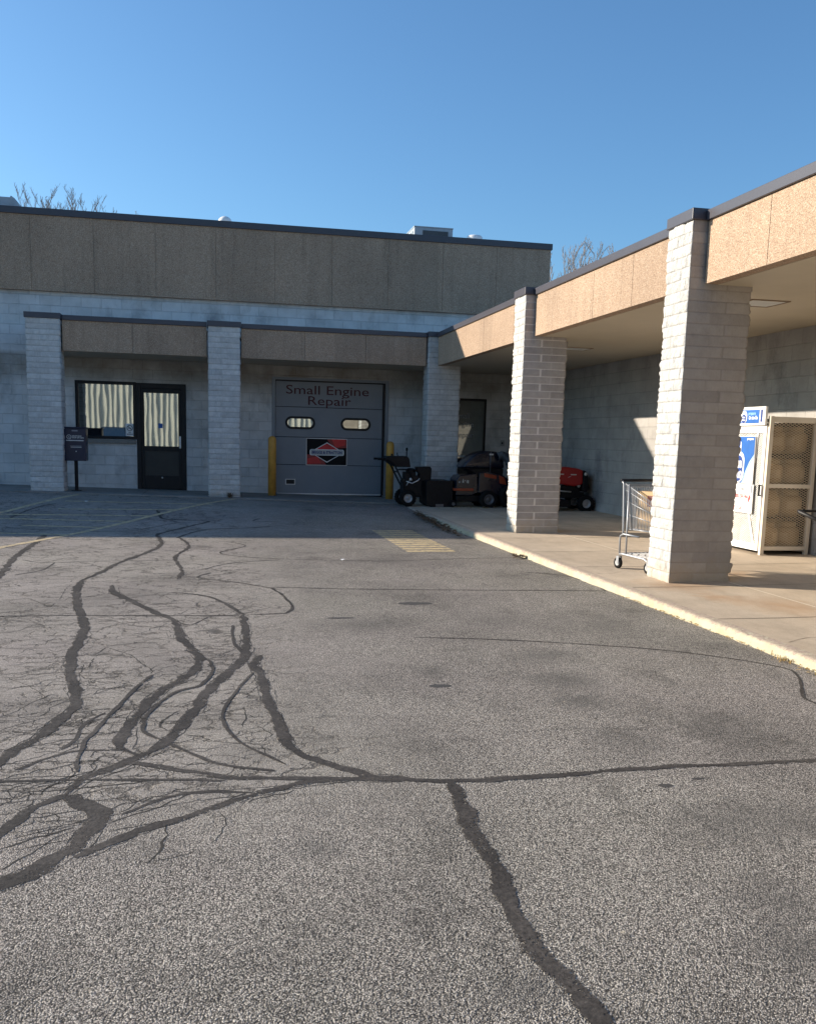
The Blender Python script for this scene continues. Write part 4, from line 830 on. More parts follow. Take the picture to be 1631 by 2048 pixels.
mb = MB(); mb.prism([(-4.26, 5.75), (-4.26, 6.53), (-4.24, 6.54), (-4.17, 6.49), (-4.11, 6.42), (-4.06, 6.3), (-4.03, 5.75)], 'y', 23.05, 23.95); mb.build('hood', 'hvac', h)

# ------------------------------------------------------------------ expanded metal
def diamond(mb, F, a0, b0, a1, b1, pa, pb, wd, mat, d=0.0):
    """diamond mesh of flat strands: cells pa wide and pb high, clipped to the rectangle"""
    W, H = a1 - a0, b1 - b0; sl = pb / pa
    for sg in (1, -1):
        k = -int(H / pb) - 2
        while k * pb < W * sl + H + pb:
            c = k * pb; k += 1
            pts = []
            f = (lambda x: c + sl * x) if sg < 0 else (lambda x: c - sl * x)
            xs_ = sorted([0, W, (0 - c) / (sl if sg < 0 else -sl), (H - c) / (sl if sg < 0 else -sl)])
            pts = [(x, f(x)) for x in xs_ if -1e-6 <= x <= W + 1e-6 and -1e-6 <= f(x) <= H + 1e-6]
            if len(pts) < 2: continue
            (x0, y0), (x1, y1) = pts[0], pts[-1]
            if abs(x1 - x0) < .005: continue
            hw = wd * .5 * math.hypot(1, sl)
            dd = d + (0.001 if sg > 0 else 0)
            mb.add([F.P(a0 + x0, b0 + y0 - hw, dd), F.P(a0 + x1, b0 + y1 - hw, dd), F.P(a0 + x1, b0 + y1 + hw, dd), F.P(a0 + x0, b0 + y0 + hw, dd)], [(0, 1, 2, 3)], mat)
cx0, cx1, cy0, cy1 = 6.645, 7.31, 10.594, 11.90; zc0 = .205
cage = thing('cylinder_cage', 'beige and white mesh cage for gas cylinders standing by the wing wall', 'gas cylinder cage', ((cx0+cx1)/2, (cy0+cy1)/2, zc0))
mb = MB()
for x, y, z1 in ((cx0, cy0, 1.905), (cx1 - .05, cy0, 1.905), (cx0, cy1 - .05, 1.905), (cx1 - .05, cy1 - .05, 1.905)):
    o_ = MB(); o_.box(x, y, zc0 - .005, x + .05, y + .05, z1); o_.build('post', 'beige', cage, bevel=.004)
for z in (.262, 1.035, 1.83):
    mb = MB(); mb.box(cx0 + .051, cy0 + .004, z, cx1 - .051, cy0 + .04, z + (.05 if z < 1.8 else .07)); mb.build('front_rail', 'beige', cage, bevel=.003)
Ff = Face((0, cy0 + .022, 0), (1, 0, 0), (0, 0, 1), (0, -1, 0))
mb = MB(); diamond(mb, Ff, cx0 + .05, .30, cx1 - .05, 1.84, .058, .031, .0060, 'meshtan'); tag(mb.build('front_mesh', 'meshtan', cage), None)
# side door, facing the car park
mb = MB(); xs0 = cx0 - .012
for y0, z0, y1, z1 in ((cy0 + .055, .25, cy0 + .115, 1.80), (cy1 - .115, .25, cy1 - .055, 1.80), (cy0 + .115, .25, cy1 - .115, .33), (cy0 + .115, 1.70, cy1 - .115, 1.80)): mb.box(xs0, y0, z0, xs0 + .03, y1, z1)
Fs = Face((cx0 + .004, cy1, 0), (0, -1, 0), (0, 0, 1), (-1, 0, 0))       # a = distance from the far end towards the camera
def br(a0, b0, a1, b1, w):
    dx, dy = a1 - a0, b1 - b0; l = math.hypot(dx, dy); px, py = -dy / l * w / 2, dx / l * w / 2
    Fs.poly(mb, [(a0 - px, b0 - py), (a1 - px, b1 - py), (a1 + px, b1 + py), (a0 + px, b0 + py)], .004, .014, None)
br(.98, .72, 1.16, .30, .035); br(1.03, 1.33, 1.06, 1.72, .035)
dr_ = mb.build('side_door', 'cagewhite', cage, bevel=.003)
mb = MB(); diamond(mb, Fs, .115, .33, 1.19, 1.70, .036, .026, .0058, 'cagewhite'); mb.build('mesh', 'cagewhite', dr_)
mb = MB(); mb.box(cx0 - .05, cy0 + .06, .93, cx0 - .03, cy0 + .08, 1.07); mb.box(cx0 - .03, cy0 + .06, .93, cx0 - .013, cy0 + .08, .945); mb.box(cx0 - .03, cy0 + .06, 1.055, cx0 - .013, cy0 + .08, 1.07); mb.build('latch', 'dark', dr_, bevel=.003)
mb = MB(); mb.box(cx0 + .052, cy0 + .05, 1.858, cx1 - .052, cy1 - .05, 1.875); mb.build('top_panel', 'darkmetal', cage)
mb = MB(); mb.box(cx1 - .02, cy0 + .05, .25, cx1 - .01, cy1 - .05, 1.85); mb.build('back_panel', 'darkmetal', cage)
for z in (.262, .66, 1.045, 1.44):
    mb = MB(); mb.box(cx0 + .06, cy0 + .05, z, cx1 - .03, cy1 - .05, z + .012); mb.build('shelf', 'darkmetal', cage)
# gas cylinders
def cylinder(label):
    c = thing('gas_cylinder', label, 'gas cylinder', (0, 0, 0), 0, 'gas cylinders stored in the mesh cage')
    mb = MB(); mb.lathe([(.09, 0), (.095, .02), (.125, .035), (.137, .06), (.142, .10), (.142, .20), (.137, .235), (.115, .265), (.06, .285), (.03, .288)], n=24); mb.build('body', 'tank', c, world=False)
    mb = MB(); mb.lathe([(.092, .262), (.094, .335), (.098, .335), (.097, .262)], n=20); mb.build('collar', 'tank', c, world=False)
    mb = MB(); mb.lathe([(.018, .285), (.018, .315), (.03, .317), (.03, .33), (0, .331)], n=12); mb.build('valve', 'brass', c, world=False)
    mb = MB()
    vs = []; na = 9
    for k in range(na):
        t = R(-150 + k * 11); rr = .1435
        vs += [(rr * math.cos(t), rr * math.sin(t), .10), (rr * math.cos(t), rr * math.sin(t), .20)]
    mb.add(vs, [(2*k, 2*k+2, 2*k+3, 2*k+1) for k in range(na - 1)]); mb.build('label', 'cyl_label', c, world=False)
    return c
def copy_tree(o, parent=None):
    c = o.copy(); col.objects.link(c); c.parent = parent
    for ch in list(o.children): copy_tree(ch, c)
    return c
rowname = ['lowest', 'second lowest', 'second highest', 'top']; first = None; rr = random.Random(2)
for ri, z in enumerate((.274, .672, 1.057, 1.452)):
    for ci, x in enumerate((6.83, 7.13)):
        for di, y in enumerate((10.80, 11.12, 11.44)):
            where = ('at the front' if di == 0 else 'in the middle' if di == 1 else 'at the back') + (' left' if ci == 0 else ' right')
            lab = 'tan painted gas cylinder %s of the %s cage shelf' % (where, rowname[ri])
            if first is None: first = cylinder(lab); c = first
            else: c = copy_tree(first); c['label'] = lab
            c.location = (x, y, z); c.rotation_euler = (0, 0, rr.uniform(-1.2, 1.2))
# posters on the cage
Fp = Face((cx0 - .02, cy1, 0), (0, -1, 0), (0, 0, 1), (-1, 0, 0))
s_ = thing('header_sign', 'blue and white header sign along the top of the cylinder cage side', 'sign', (cx0 - .03, 11.2, 1.80))
mb = MB(); Fp.rect(mb, .25, 1.795, 1.262, 2.02, 0, .03, 'cagewhite'); mb.build('panel', 'cagewhite', s_)
mb = MB(); Fp.rect(mb, .30, 1.82, 1.13, 1.985, .031, .033, 'blue'); Fp.rect(mb, 1.16, 1.835, 1.20, 1.985, .031, .033, 'deepblue')
Fp.poly(mb, rounded(.72, 1.822, .86, 1.975, .06), .034, .036, 'white'); Fp.poly(mb, rounded(.74, 1.824, .84, 1.93, .045), .037, .039, 'deepblue')
Fp.text(mb, 'propane', .885, 1.925, .055, .0345, 'skyblue', bold=.001, xs=.9); Fp.text(mb, 'On the Go', .90, 1.868, .06, .0345, 'white', bold=.0018, xs=.75)
Fp.text(mb, 'blue', .79, 1.885, .035, .0405, 'white', align='CENTER', bold=.001); Fp.text(mb, 'rhino', .79, 1.852, .035, .0405, 'white', align='CENTER', bold=.001)
Fp.rect(mb, .58, 1.85, .66, 1.90, .0335, .035, 'skyblue'); Fp.rect(mb, .58, 1.91, .66, 1.96, .0335, .035, 'skyblue')
mb.build('print', 'blue', s_)
s_ = thing('advert_poster', 'tall blue poster with a white cylinder and white words on the cage side', 'poster', (cx0 - .03, 11.3, 1.07))
mb = MB(); Fp.rect(mb, .28, 1.07, 1.055, 1.66, 0, .01, 'white'); mb.build('board', 'white', s_)
mb = MB()
Fp.poly(mb, [(.285, 1.075), (.285, 1.655), (1.05, 1.655), (1.05, 1.44), (.95, 1.34), (.86, 1.20), (.80, 1.075)], .011, .013, 'blue')
Fp.poly(mb, [(1.05, 1.43), (.955, 1.33), (.865, 1.19), (.81, 1.075), (.825, 1.075), (.88, 1.18), (.97, 1.31), (1.05, 1.395)], .0115, .0132, 'skyblue')
Fp.poly(mb, rounded(.40, 1.075, .845, 1.47, .12), .014, .016, 'white'); Fp.poly(mb, rounded(.51, 1.44, .75, 1.61, .05), .0145, .0162, 'white')
Fp.poly(mb, rounded(.53, 1.50, .73, 1.66, .06), .0170, .0182, 'deepblue'); Fp.poly(mb, [(.62, 1.52), (.66, 1.53), (.68, 1.57), (.66, 1.62), (.63, 1.61), (.61, 1.56)], .0185, .0195, 'skyblue')
Fp.poly(mb, rounded(.42, 1.09, .815, 1.42, .10), .0170, .0182, 'deepblue')
Fp.text(mb, 'blue', .795, 1.265, .185, .0195, 'white', align='RIGHT', bold=.006, xs=.66); Fp.text(mb, 'rhino', .812, 1.135, .185, .0195, 'white', align='RIGHT', bold=.006, xs=.66)
for k in range(4): Fp.rect(mb, .90, 1.10 + k * .024, 1.02, 1.108 + k * .024, .0115, .0125, 'greyprint')
Fp.text(mb, 'propane', .87, 1.615, .045, .0145, 'white', bold=.001, xs=1.0)
mb.build('print', 'blue', s_)
s_ = thing('warning_notice', 'white notice with red warning words below the blue poster on the cage', 'notice', (cx0 - .03, 11.3, .70))
mb = MB(); Fp.rect(mb, .35, .70, 1.085, 1.062, 0, .008, 'white'); mb.build('board', 'white', s_)
mb = MB()
Fp.text(mb, 'NO SMOKING  ER   2700P   073', .98, .975, .052, .0095, 'greyprint', align='RIGHT', xs=.8, bold=.001)
Fp.text(mb, '1-800-258-7466', .98, .885, .07, .0095, 'redprint', align='RIGHT', xs=.75, bold=.0015)
Fp.text(mb, 'NO SMOKING', .865, .80, .06, .0095, 'greyprint', align='RIGHT', xs=.8)
Fp.text(mb, 'FLAMMABLE LP GAS', .865, .735, .066, .0095, 'redprint', align='RIGHT', xs=.75, bold=.001)
Fp.poly(mb, [(.985, .88), (1.02, .94), (1.045, .90), (1.0, .83)], .009, .0105, 'redprint'); Fp.rect(mb, 1.03, .955, 1.065, 1.055, .009, .0105, 'greyprint')
for k in range(5): Fp.rect(mb, .92, .74 + k * .016, 1.04, .744 + k * .016, .009, .010, 'greyprint')
mb.build('print', 'redprint', s_)

# ------------------------------------------------------------------ black wheeled yard cart whose pull handle pokes into view at the right edge
yc = thing('pull_cart', 'black steel pull cart, its tubular handle poking in at the right edge', 'cart', (7.0, 8.9, .2))
mb = MB(); mb.tube([(6.35, 9.45, .84), (6.62, 9.47, .835), (6.95, 9.45, .80)], .015, 8); mb.tube([(6.35, 9.44, .835), (6.52, 9.28, .74), (6.75, 9.05, .55), (6.8, 8.95, .48)], .022, 8); mb.tube([(6.95, 9.45, .80), (6.95, 9.3, .5)], .012, 8)
mb.build('handle', 'black', yc)
mb = MB(); mb.box(6.72, 8.35, .42, 7.30, 9.3, .46); mb.box(6.72, 8.35, .461, 6.74, 9.3, .62); mb.box(7.28, 8.35, .461, 7.30, 9.3, .62); mb.box(6.741, 8.35, .461, 7.279, 8.37, .62); mb.build('tray', 'black', yc, bevel=.004)
for (x, y) in ((6.70, 8.55), (7.31, 8.55), (6.70, 9.1), (7.31, 9.1)):
    mb = MB(); mb.lathe([(.05, -.022), (.10, -.025), (.118, -.012), (.118, .012), (.10, .025), (.05, .022)], (x, y, .315), 'x', 20); mb.build('wheel', 'rubber', yc)

# ------------------------------------------------------------------ shopping cart (local frame: +x forward, y across)
ct = thing('shopping_cart', 'silver wire shopping cart standing behind the nearest pillar', 'shopping cart', (4.375, 9.70, walk_z(4.38, 9.7)), R(-74.5))
Lc, Wc = .52, .50
def wire(mb, pts, r=.0032, n=5, mat=None): mb.tube(pts, r, n, mat)
mb = MB()
def rim(t, side):   # upper rim height along the length
    return .955 - .0 * t if False else .93 - .20 * t
def bot(t): return .44 + .0 * t
def ys(side, h):    # basket narrows a little downwards
    return (.02 + .035 * (1 - h)) if side == 0 else (Wc - .02 - .035 * (1 - h))
for side in (0, 1):
    for k in range(19):
        t = k / 18; x = .02 + t * (Lc - .03); xb = .06 + t * (Lc - .10)
        wire(mb, [(x, ys(side, 1), rim(t, side)), (xb, ys(side, 0), bot(t))], .0046)
    for h in (0, .33, .62, .86, 1.0):
        wire(mb, [(.02 + (1 - h) * .04, ys(side, h), bot(0) + (rim(0, 0) - bot(0)) * h), (Lc - .01 - (1 - h) * .05, ys(side, h), bot(1) + (rim(1, 0) - bot(1)) * h)], .0058 if h in (0, 1.0) else .0048, 6)
for k in range(15):    # nose, rear gate and floor wires
    u = k / 14; y1 = ys(0, 1) + (ys(1, 1) - ys(0, 1)) * u; y0 = ys(0, 0) + (ys(1, 0) - ys(0, 0)) * u
    wire(mb, [(Lc - .01, y1, rim(1, 0)), (Lc - .04, y0, bot(1))], .0028); wire(mb, [(.02, y1, rim(0, 0) - .03), (.06, y0, bot(0))], .0028)
    wire(mb, [(.06, y0, bot(0)), (Lc - .04, y0, bot(1))], .003)
for h in (0, .33, .62, 1.0):
    for x_, z_ in ((.06 - .04 * h, bot(0) + (rim(0, 0) - .03 - bot(0)) * h), (Lc - .04 + .03 * h, bot(1) + (rim(1, 0) - bot(1)) * h)): wire(mb, [(x_, ys(0, h), z_), (x_, ys(1, h), z_)], .0042, 6)
for k in range(8): wire(mb, [(.06 + k * .055, ys(0, 0), .44), (.06 + k * .055, ys(1, 0), .44)], .0028)
mb.build('basket', 'chrome', ct, world=False)
mb = MB()     # folding child seat behind the handle
for k in range(11): wire(mb, [(.04, .06 + k * .038, .92), (.17, .07 + k * .036, .70)], .0028)
for a, b in ((.04, .92), (.10, .82), (.17, .70)): wire(mb, [(a, .05, b), (a, .45, b)], .004)
mb.build('child_seat', 'chrome', ct, world=False)
mb = MB(); mb.tube([(-.035, .0, .965), (-.035, Wc, .965)], .016, 12); mb.build('handle', 'black', ct, world=False)
for side, y in ((0, .012), (1, Wc - .012)):
    mb = MB(); mb.tube([(-.035, y, .965), (.0, y, .93), (.035, y, .42), (.03, y, .385)], .011, 8); mb.tube([(.09, y, .93), (.095, y, .40), (.10, y, .16)], .0095, 8)
    mb.tube([(.30, y, .375), (.04, y, .385), (-.005, y, .36), (-.012, y, .31), (-.005, y, .15)], .011, 8)
    mb.build('upright', 'chrome', ct, world=False)
mb = MB()
for y in (.012, Wc - .012): mb.tube([(-.005, y, .16), (.05, y, .165), (.40, y, .15), (.46, y, .125), (.50, y, .09)], .0125, 8)
mb.tube([(.02, .012, .165), (.02, Wc - .012, .165)], .011, 8); mb.tube([(.44, .012, .14), (.44, Wc - .012, .14)], .009, 8)
for k in range(8): wire(mb, [(.02, .06 + k * .054, .168), (.42, .06 + k * .054, .155)], .003)
for k in range(4): wire(mb, [(.08 + k * .1, .02, .164 - k * .003), (.08 + k * .1, Wc - .02, .164 - k * .003)], .003)
mb.build('lower_frame', 'chrome', ct, world=False)
for (x, y) in ((0, .012), (0, Wc - .012), (.49, .012), (.49, Wc - .012)):
    mb = MB(); mb.lathe([(.028, -.014), (.05, -.016), (.0615, -.010), (.0615, .010), (.05, .016), (.028, .014)], (x - .02, y, .0615), 'y', 22, cap=False); cw = mb.build('caster', 'rubber', ct, world=False)
    mb = MB(); mb.lathe([(0, -.017), (.030, -.017), (.034, -.013), (.034, .013), (.030, .017), (0, .017)], (x - .02, y, .0615), 'y', 16); mb.build('hub', 'galv', cw, world=False)
    mb = MB(); mb.box(x - .03, y - .024, .055, x + .01, y - .019, .14); mb.box(x - .03, y + .019, .055, x + .01, y + .024, .14); mb.box(x - .03, y - .019, .132, x + .01, y + .019, .14); mb.build('fork', 'chrome', cw, world=False)
cb = thing('cardboard_box', 'tan cardboard box with brown print lying in the shopping cart', 'box', (4.375, 9.70, walk_z(4.38, 9.7)), R(-74.5))
mb = MB(); mb.box(.14, .09, .452, .455, .44, .86); mb.build('carton', 'card', cb, world=False, bevel=.004)
mb = MB(); mb.box(.4555, .26, .66, .457, .40, .82, 'brown'); mb.box(.4555, .13, .74, .457, .24, .76, 'brown'); mb.box(.30, .0885, .70, .42, .0895, .82, 'brown'); mb.build('print', 'brown', cb, world=False)

# ------------------------------------------------------------------ machines parked at the corner
def wheel(parent, x, y, z, r, w, rimmat='rim', rr=.55, name='wheel'):
    mb = MB(); mb.lathe([(r * rr, -w * .42), (r * .82, -w * .5), (r * .95, -w * .44), (r, -w * .25), (r, w * .25), (r * .95, w * .44), (r * .82, w * .5), (r * rr, w * .42)], (x, y, z), 'y', 28, cap=False)
    for k in range(18):
        t = 2 * math.pi * k / 18
        for sg in (-1, 1):
            c_, s2 = math.cos(t + sg * .09), math.sin(t + sg * .09); q = [(r * .985, -.05), (r * 1.03, -.045), (r * 1.03, .045), (r * .985, .05)]
            mb.add([(x + a * math.cos(t + sg * .09 + b), y + sg * w * .02, z + a * math.sin(t + sg * .09 + b)) for a, b in q] + [(x + a * math.cos(t + b), y + sg * w * .45, z + a * math.sin(t + b)) for a, b in q],
                   [(0, 1, 2, 3), (4, 5, 6, 7), (0, 1, 5, 4), (1, 2, 6, 5), (2, 3, 7, 6), (3, 0, 4, 7)])
    wo_ = mb.build(name, 'rubber', parent, world=False)
    mb = MB(); mb.lathe([(0, -w * .22), (r * .18, -w * .25), (r * .2, -w * .12), (r * .42, -w * .10), (r * .47, -w * .36), (r * (rr + .02), -w * .42), (r * (rr + .02), w * .42), (r * .47, w * .36), (r * .42, w * .1), (r * .2, w * .12), (r * .18, w * .25), (0, w * .22)], (x, y, z), 'y', 24); mb.build('rim', rimmat, wo_, world=False)
    return wo_
# snow blower, seen from its side, auger to the right (local +x)
sb = thing('snow_blower', 'black two-stage snow blower standing at the end of the kerb', 'snow blower', (4.05, 19.02, .185))
bt = lambda *a: mb.tube(*a)
mb = MB()
for y in (-.24, .24):
    mb.tube([(-.80, y, .93), (-.62, y, .935), (-.50, y, .86), (-.36, y, .60), (-.16, y, .22), (-.06, y, .2)], .016, 8)
mb.tube([(-.40, -.24, .68), (-.40, .24, .68)], .012, 8); mb.tube([(-.43, -.24, .72), (-.38, -.24, .735), (-.22, -.2, .735), (-.14, -.2, .66), (-.10, -.2, .55)], .013, 8)
mb.build('handlebar', 'dark', sb, world=False)
for y in (-.24, .24):
    mb = MB(); mb.tube([(-.82, y, .93), (-.68, y, .93)], .022, 10); mb.build('grip', 'rubber', sb, world=False)
mb = MB(); mb.prism([(-.66, .93), (-.62, .99), (-.22, 1.0), (-.17, .95), (-.14, .78), (-.42, .78), (-.52, .82)], 'y', -.2, .2); mb.build('control_panel', 'dark', sb, world=False, bevel=.01)
mb = MB(); mb.tube([(-.21, -.1, .98), (-.21, -.1, 1.12)], .012, 8); mb.lathe([(0, 1.10), (.022, 1.11), (.024, 1.15), (.012, 1.17), (0, 1.17)], (-.21, -.1, 0), n=12); mb.tube([(-.35, .1, .98), (-.37, .1, 1.06)], .01, 8); mb.build('lever', 'dark', sb, world=False)
mb = MB(); mb.prism([(-.28, .18), (-.28, .5), (-.2, .60), (.02, .62), (.1, .52), (.1, .18)], 'y', -.18, .18); mb.box(-.24, -.16, .56, -.02, .16, .68); mb.lathe([(.10, 0), (.10, .07), (.05, .1), (0, .1)], (-.1, 0, .66), n=20); mb.build('engine', 'dark', sb, world=False, bevel=.012)
mb = MB(); mb.tube([(-.22, -.17, .50), (-.1, -.19, .46), (.02, -.19, .52), (.05, -.18, .56)], .012, 6, 'galv'); mb.tube([(-.27, -.16, .3), (-.16, -.19, .52)], .006, 6, 'galv'); mb.lathe([(.03, -.2), (.03, -.18)], (-.13, 0, .54), 'y', 12, 'galv'); mb.build('pull_start', 'galv', sb, world=False)
mb = MB(); mb.prism([(.05, .50), (.06, .66), (.01, .70), (.0, .79), (.28, .80), (.31, .76), (.30, .50)], 'y', -.13, .09); mb.build('chute', 'dark', sb, world=False, bevel=.01)
mb = MB(); mb.prism([(.26, .0), (.17, .05), (.16, .50), (.20, .528), (.70, .528), (.706, .0)], 'y', -.345, -.33); mb.prism([(.26, .0), (.17, .05), (.16, .50), (.20, .528), (.70, .528), (.706, .0)], 'y', .33, .345)
mb.prism([(.175, .05), (.165, .50), (.20, .522), (.70, .524), (.70, .51), (.21, .505), (.18, .49), (.19, .06), (.27, .02), (.26, .006)], 'y', -.33, .33); mb.build('auger_housing', 'dark', sb, world=False)
mb = MB(); mb.tube([(.48, -.33, .22), (.48, .33, .22)], .018, 8)
for k in range(40):
    t = k * .42; y = -.30 + k * .015; mb.tube([(.48 + .15 * math.cos(t), y, .22 + .15 * math.sin(t)), (.48 + .15 * math.cos(t + .42), y + .015, .22 + .15 * math.sin(t + .42))], .014, 4)
mb.build('auger', 'darkrim', sb, world=False)
mb = MB(); mb.box(.36, -.36, .0, .52, -.347, .06); mb.box(.36, .347, .0, .52, .36, .06); mb.build('skid_shoe', 'darkrim', sb, world=False)
wheel(sb, -.20, -.27, .165, .165, .10, 'rim', .52); wheel(sb, -.20, .27, .165, .165, .10, 'rim', .52)
mb = MB(); mb.tube([(-.2, -.26, .165), (-.2, .26, .165)], .012, 8); mb.build('axle', 'darkrim', sb, world=False)

# dark tractor with a bagger lid and a ribbed hose (front to the left: local -x)
bt_ = thing('riding_mower', 'dark blue-black riding mower with domed grass bagger, hose and orange trim', 'riding mower', (5.42, 18.85, .187))
mb = MB(); mb.prism([(-.62, .24), (-.62, .56), (-.56, .64), (-.18, .70), (-.16, .30), (-.3, .24)], 'y', -.27, .27); mb.build('hood', 'tblue', bt_, world=False, bevel=.02)
mb = MB(); mb.prism([(-.17, .30), (-.16, .70), (.02, .74), (.34, .66), (.56, .52), (.58, .28), (.3, .24)], 'y', -.31, .31); mb.build('fender', 'tblue', bt_, world=False, bevel=.02)
mb = MB(); mb.box(-.66, -.29, .335, -.26, .29, .385); mb.build('bumper', 'orange', bt_, world=False, bevel=.01)
mb = MB(); mb.prism([(-.06, .70), (-.05, .625), (.20, .585), (.20, .655)], 'y', -.32, -.311); mb.prism([(.25, .66), (.27, .50), (.42, .47), (.36, .62)], 'y', -.322, -.311); mb.build('orange_panel', 'orange', bt_, world=False, bevel=.004)
mb = MB(); dom = [(-.50, .80), (-.44, .90), (-.32, 1.02), (-.18, 1.10), (.0, 1.14), (.18, 1.13), (.28, 1.08), (.34, .98), (.36, .80)]
mb.prism(dom, 'y', -.30, .30, None, True); mb.build('bagger_lid', 'tblue', bt_, world=False, bevel=.03)
mb = MB(); mb.prism([(-.47, .795), (.36, .795), (.33, .5), (.16, .42), (.05, .45), (-.3, .72)], 'y', -.27, .27); mb.build('bag', 'dark', bt_, world=False, bevel=.02)
mb = MB(); pts = [(.20, -.33, 1.03), (.30, -.36, 1.06), (.40, -.38, 1.0), (.47, -.38, .86), (.52, -.38, .68), (.56, -.37, .45), (.58, -.36, .30)]
P5 = []; 
for i in range(len(pts) - 1):
    for k in range(8): P5.append(Vector(pts[i]).lerp(Vector(pts[i+1]), k / 8))
n = 12; vs = []; fs = []
for i, p in enumerate(P5):
    dd = (P5[min(i+1, len(P5)-1)] - P5[max(0, i-1)]).normalized(); a = Vector((0, 1, 0)); b = dd.cross(a).normalized(); rr_ = .085 + (.006 if i % 2 else -.004)
    for k in range(n): t = 2 * math.pi * k / n; vs.append(p + (a * math.cos(t) + b * math.sin(t)) * rr_)
for i in range(len(P5) - 1):
    for k in range(n): fs.append((i*n+k, i*n+(k+1) % n, (i+1)*n+(k+1) % n, (i+1)*n+k))
mb.add(vs, fs); mb.build('hose', 'hose', bt_, world=False)
mb = MB(); mb.tube([(.06, -.325, .72), (.06, -.325, 1.12)], .009, 6, 'darkrim'); mb.box(.03, -.34, 1.06, .11, -.33, 1.09, 'offwhite'); mb.build('flag_rod', 'darkrim', bt_, world=False)
mb = MB(); mb.tube([(.44, -.1, .95), (.50, -.1, 1.12)], .012, 6, 'darkrim'); mb.lathe([(0, 0), (.03, .01), (.03, .05), (0, .06)], (.5, -.1, 1.11), n=10, mat='dark'); mb.build('lever', 'darkrim', bt_, world=False)
Fm = Face((-.56, -.291, .38), (1, 0, 0), (0, 0, 1), (0, -1, 0)); mb = MB()
Fh = Face((-.56, -.272, .50), (1, 0, 0), (0, 0, 1), (0, -1, 0)); Fh.poly(mb, [(.06, 0), (.10, 0), (.08, .08)], 0, .003, 'offwhite'); Fh.rect(mb, .115, .03, .125, .05, 0, .003, 'offwhite'); Fh.rect(mb, .15, 0, .16, .05, 0, .003, 'offwhite'); Fh.rect(mb, .17, -.01, .195, .05, 0, .003, 'offwhite'); Fh.rect(mb, -.01, .0, .02, .02, 0, .003, 'offwhite'); mb.build('decal', 'offwhite', bt_, world=False)
wheel(bt_, .03, -.36, .175, .175, .16, 'darkrim', .6); wheel(bt_, .03, .30, .175, .175, .16, 'darkrim', .6); wheel(bt_, .50, -.36, .235, .235, .20, 'darkrim', .5); wheel(bt_, .50, .30, .235, .235, .20, 'darkrim', .5)
mb = MB(); mb.prism([(-.60, .12), (-.60, .23), (-.2, .25), (.3, .22), (.3, .11)], 'y', -.25, .25); mb.build('mower_deck', 'dark', bt_, world=False, bevel=.015)
wheel(bt_, -.66, -.22, .07, .07, .05, 'darkrim', .5, 'gauge_wheel')

# red lawn tractor, bonnet to the right
rt = thing('lawn_tractor', 'red lawn tractor with black grille, half hidden behind the brick-patterned pillar', 'lawn tractor', (6.45, 17.88, .2))
mb = MB(); mb.prism([(.02, .50), (.05, .83), (.10, .86), (.35, .865), (.55, .84), (.66, .81), (.66, .53), (.5, .49), (.2, .53)], 'y', -.24, .24, None); hd = mb.build('bonnet', 'red', rt, world=False, bevel=.03)
mb = MB(); mb.prism([(.662, .40), (.662, .815), (.72, .79), (.76, .74), (.785, .52), (.80, .46), (.76, .38)], 'y', -.235, .235); mb.build('grille', 'dark', rt, world=False, bevel=.02)
for y in (-.2, .2):
    mb = MB(); mb.lathe([(0, -.246 if y < 0 else .236), (.032, -.246 if y < 0 else .236), (.035, -.23 if y < 0 else .22)], (.715, 0, .735), 'y', 16); mb.build('headlight', 'offwhite', rt, world=False)
mb = MB(); mb.box(.08, -.243, .715, .26, -.2405, .735, 'offwhite'); mb.box(.40, -.243, .71, .52, -.2405, .73, 'offwhite'); mb.prism([(.34, .66), (.40, .68), (.41, .69), (.36, .675)], 'y', -.243, -.2405, 'offwhite'); mb.build('decal', 'offwhite', rt, world=False)
mb = MB(); mb.box(-.62, -.2, .26, .72, .2, .38); mb.prism([(.02, .38), (.02, .5), (.64, .5), (.64, .38)], 'y', -.15, .15); mb.build('chassis', 'dark', rt, world=False, bevel=.01)
mb = MB(); mb.tube([(.04, -.25, .44), (.12, -.25, .405), (.42, -.25, .385)], .012, 8); mb.tube([(.08, -.25, .18), (.08, -.25, .28)], .006, 6); mb.lathe([(0, -.2), (.03, -.2), (.03, -.16)], (.60, 0, .50), 'y', 14); mb.build('exhaust_pipe', 'galv', rt, world=False)
mb = MB(); mb.prism([(-.66, .34), (-.67, .52), (-.62, .62), (-.42, .62), (-.30, .46), (-.12, .40), (-.05, .38), (-.05, .33), (-.3, .33)], 'y', -.37, .37); mb.build('rear_fender', 'red', rt, world=False, bevel=.02)
mb = MB(); mb.prism([(-.62, .625), (-.30, .625), (-.28, .70), (-.54, .72), (-.58, .96), (-.65, .97), (-.65, .68)], 'y', -.2, .2); mb.build('seat', 'dark', rt, world=False, bevel=.025)
mb = MB(); mb.tube([(.03, 0, .8), (-.14, 0, .96)], .018, 8)
pts = [(-.16 + .16 * .5 * math.sin(a) , .17 * math.cos(a), .97 + .15 * .75 * math.sin(a)) for a in [k * math.pi / 10 for k in range(21)]]; mb.tube(pts, .012, 6); mb.tube([pts[0], pts[10]], .01, 6); mb.build('steering_wheel', 'dark', rt, world=False)
mb = MB(); mb.prism([(-.38, .10), (-.38, .21), (.36, .23), (.38, .10)], 'y', -.42, .36); mb.build('mower_deck', 'dark', rt, world=False, bevel=.02)
wheel(rt, .70, -.33, .165, .165, .14, 'rim', .52); wheel(rt, .70, .33, .165, .165, .14, 'rim', .52); wheel(rt, -.42, -.33, .235, .235, .2, 'rim', .45); wheel(rt, -.42, .33, .235, .235, .2, 'rim', .45)

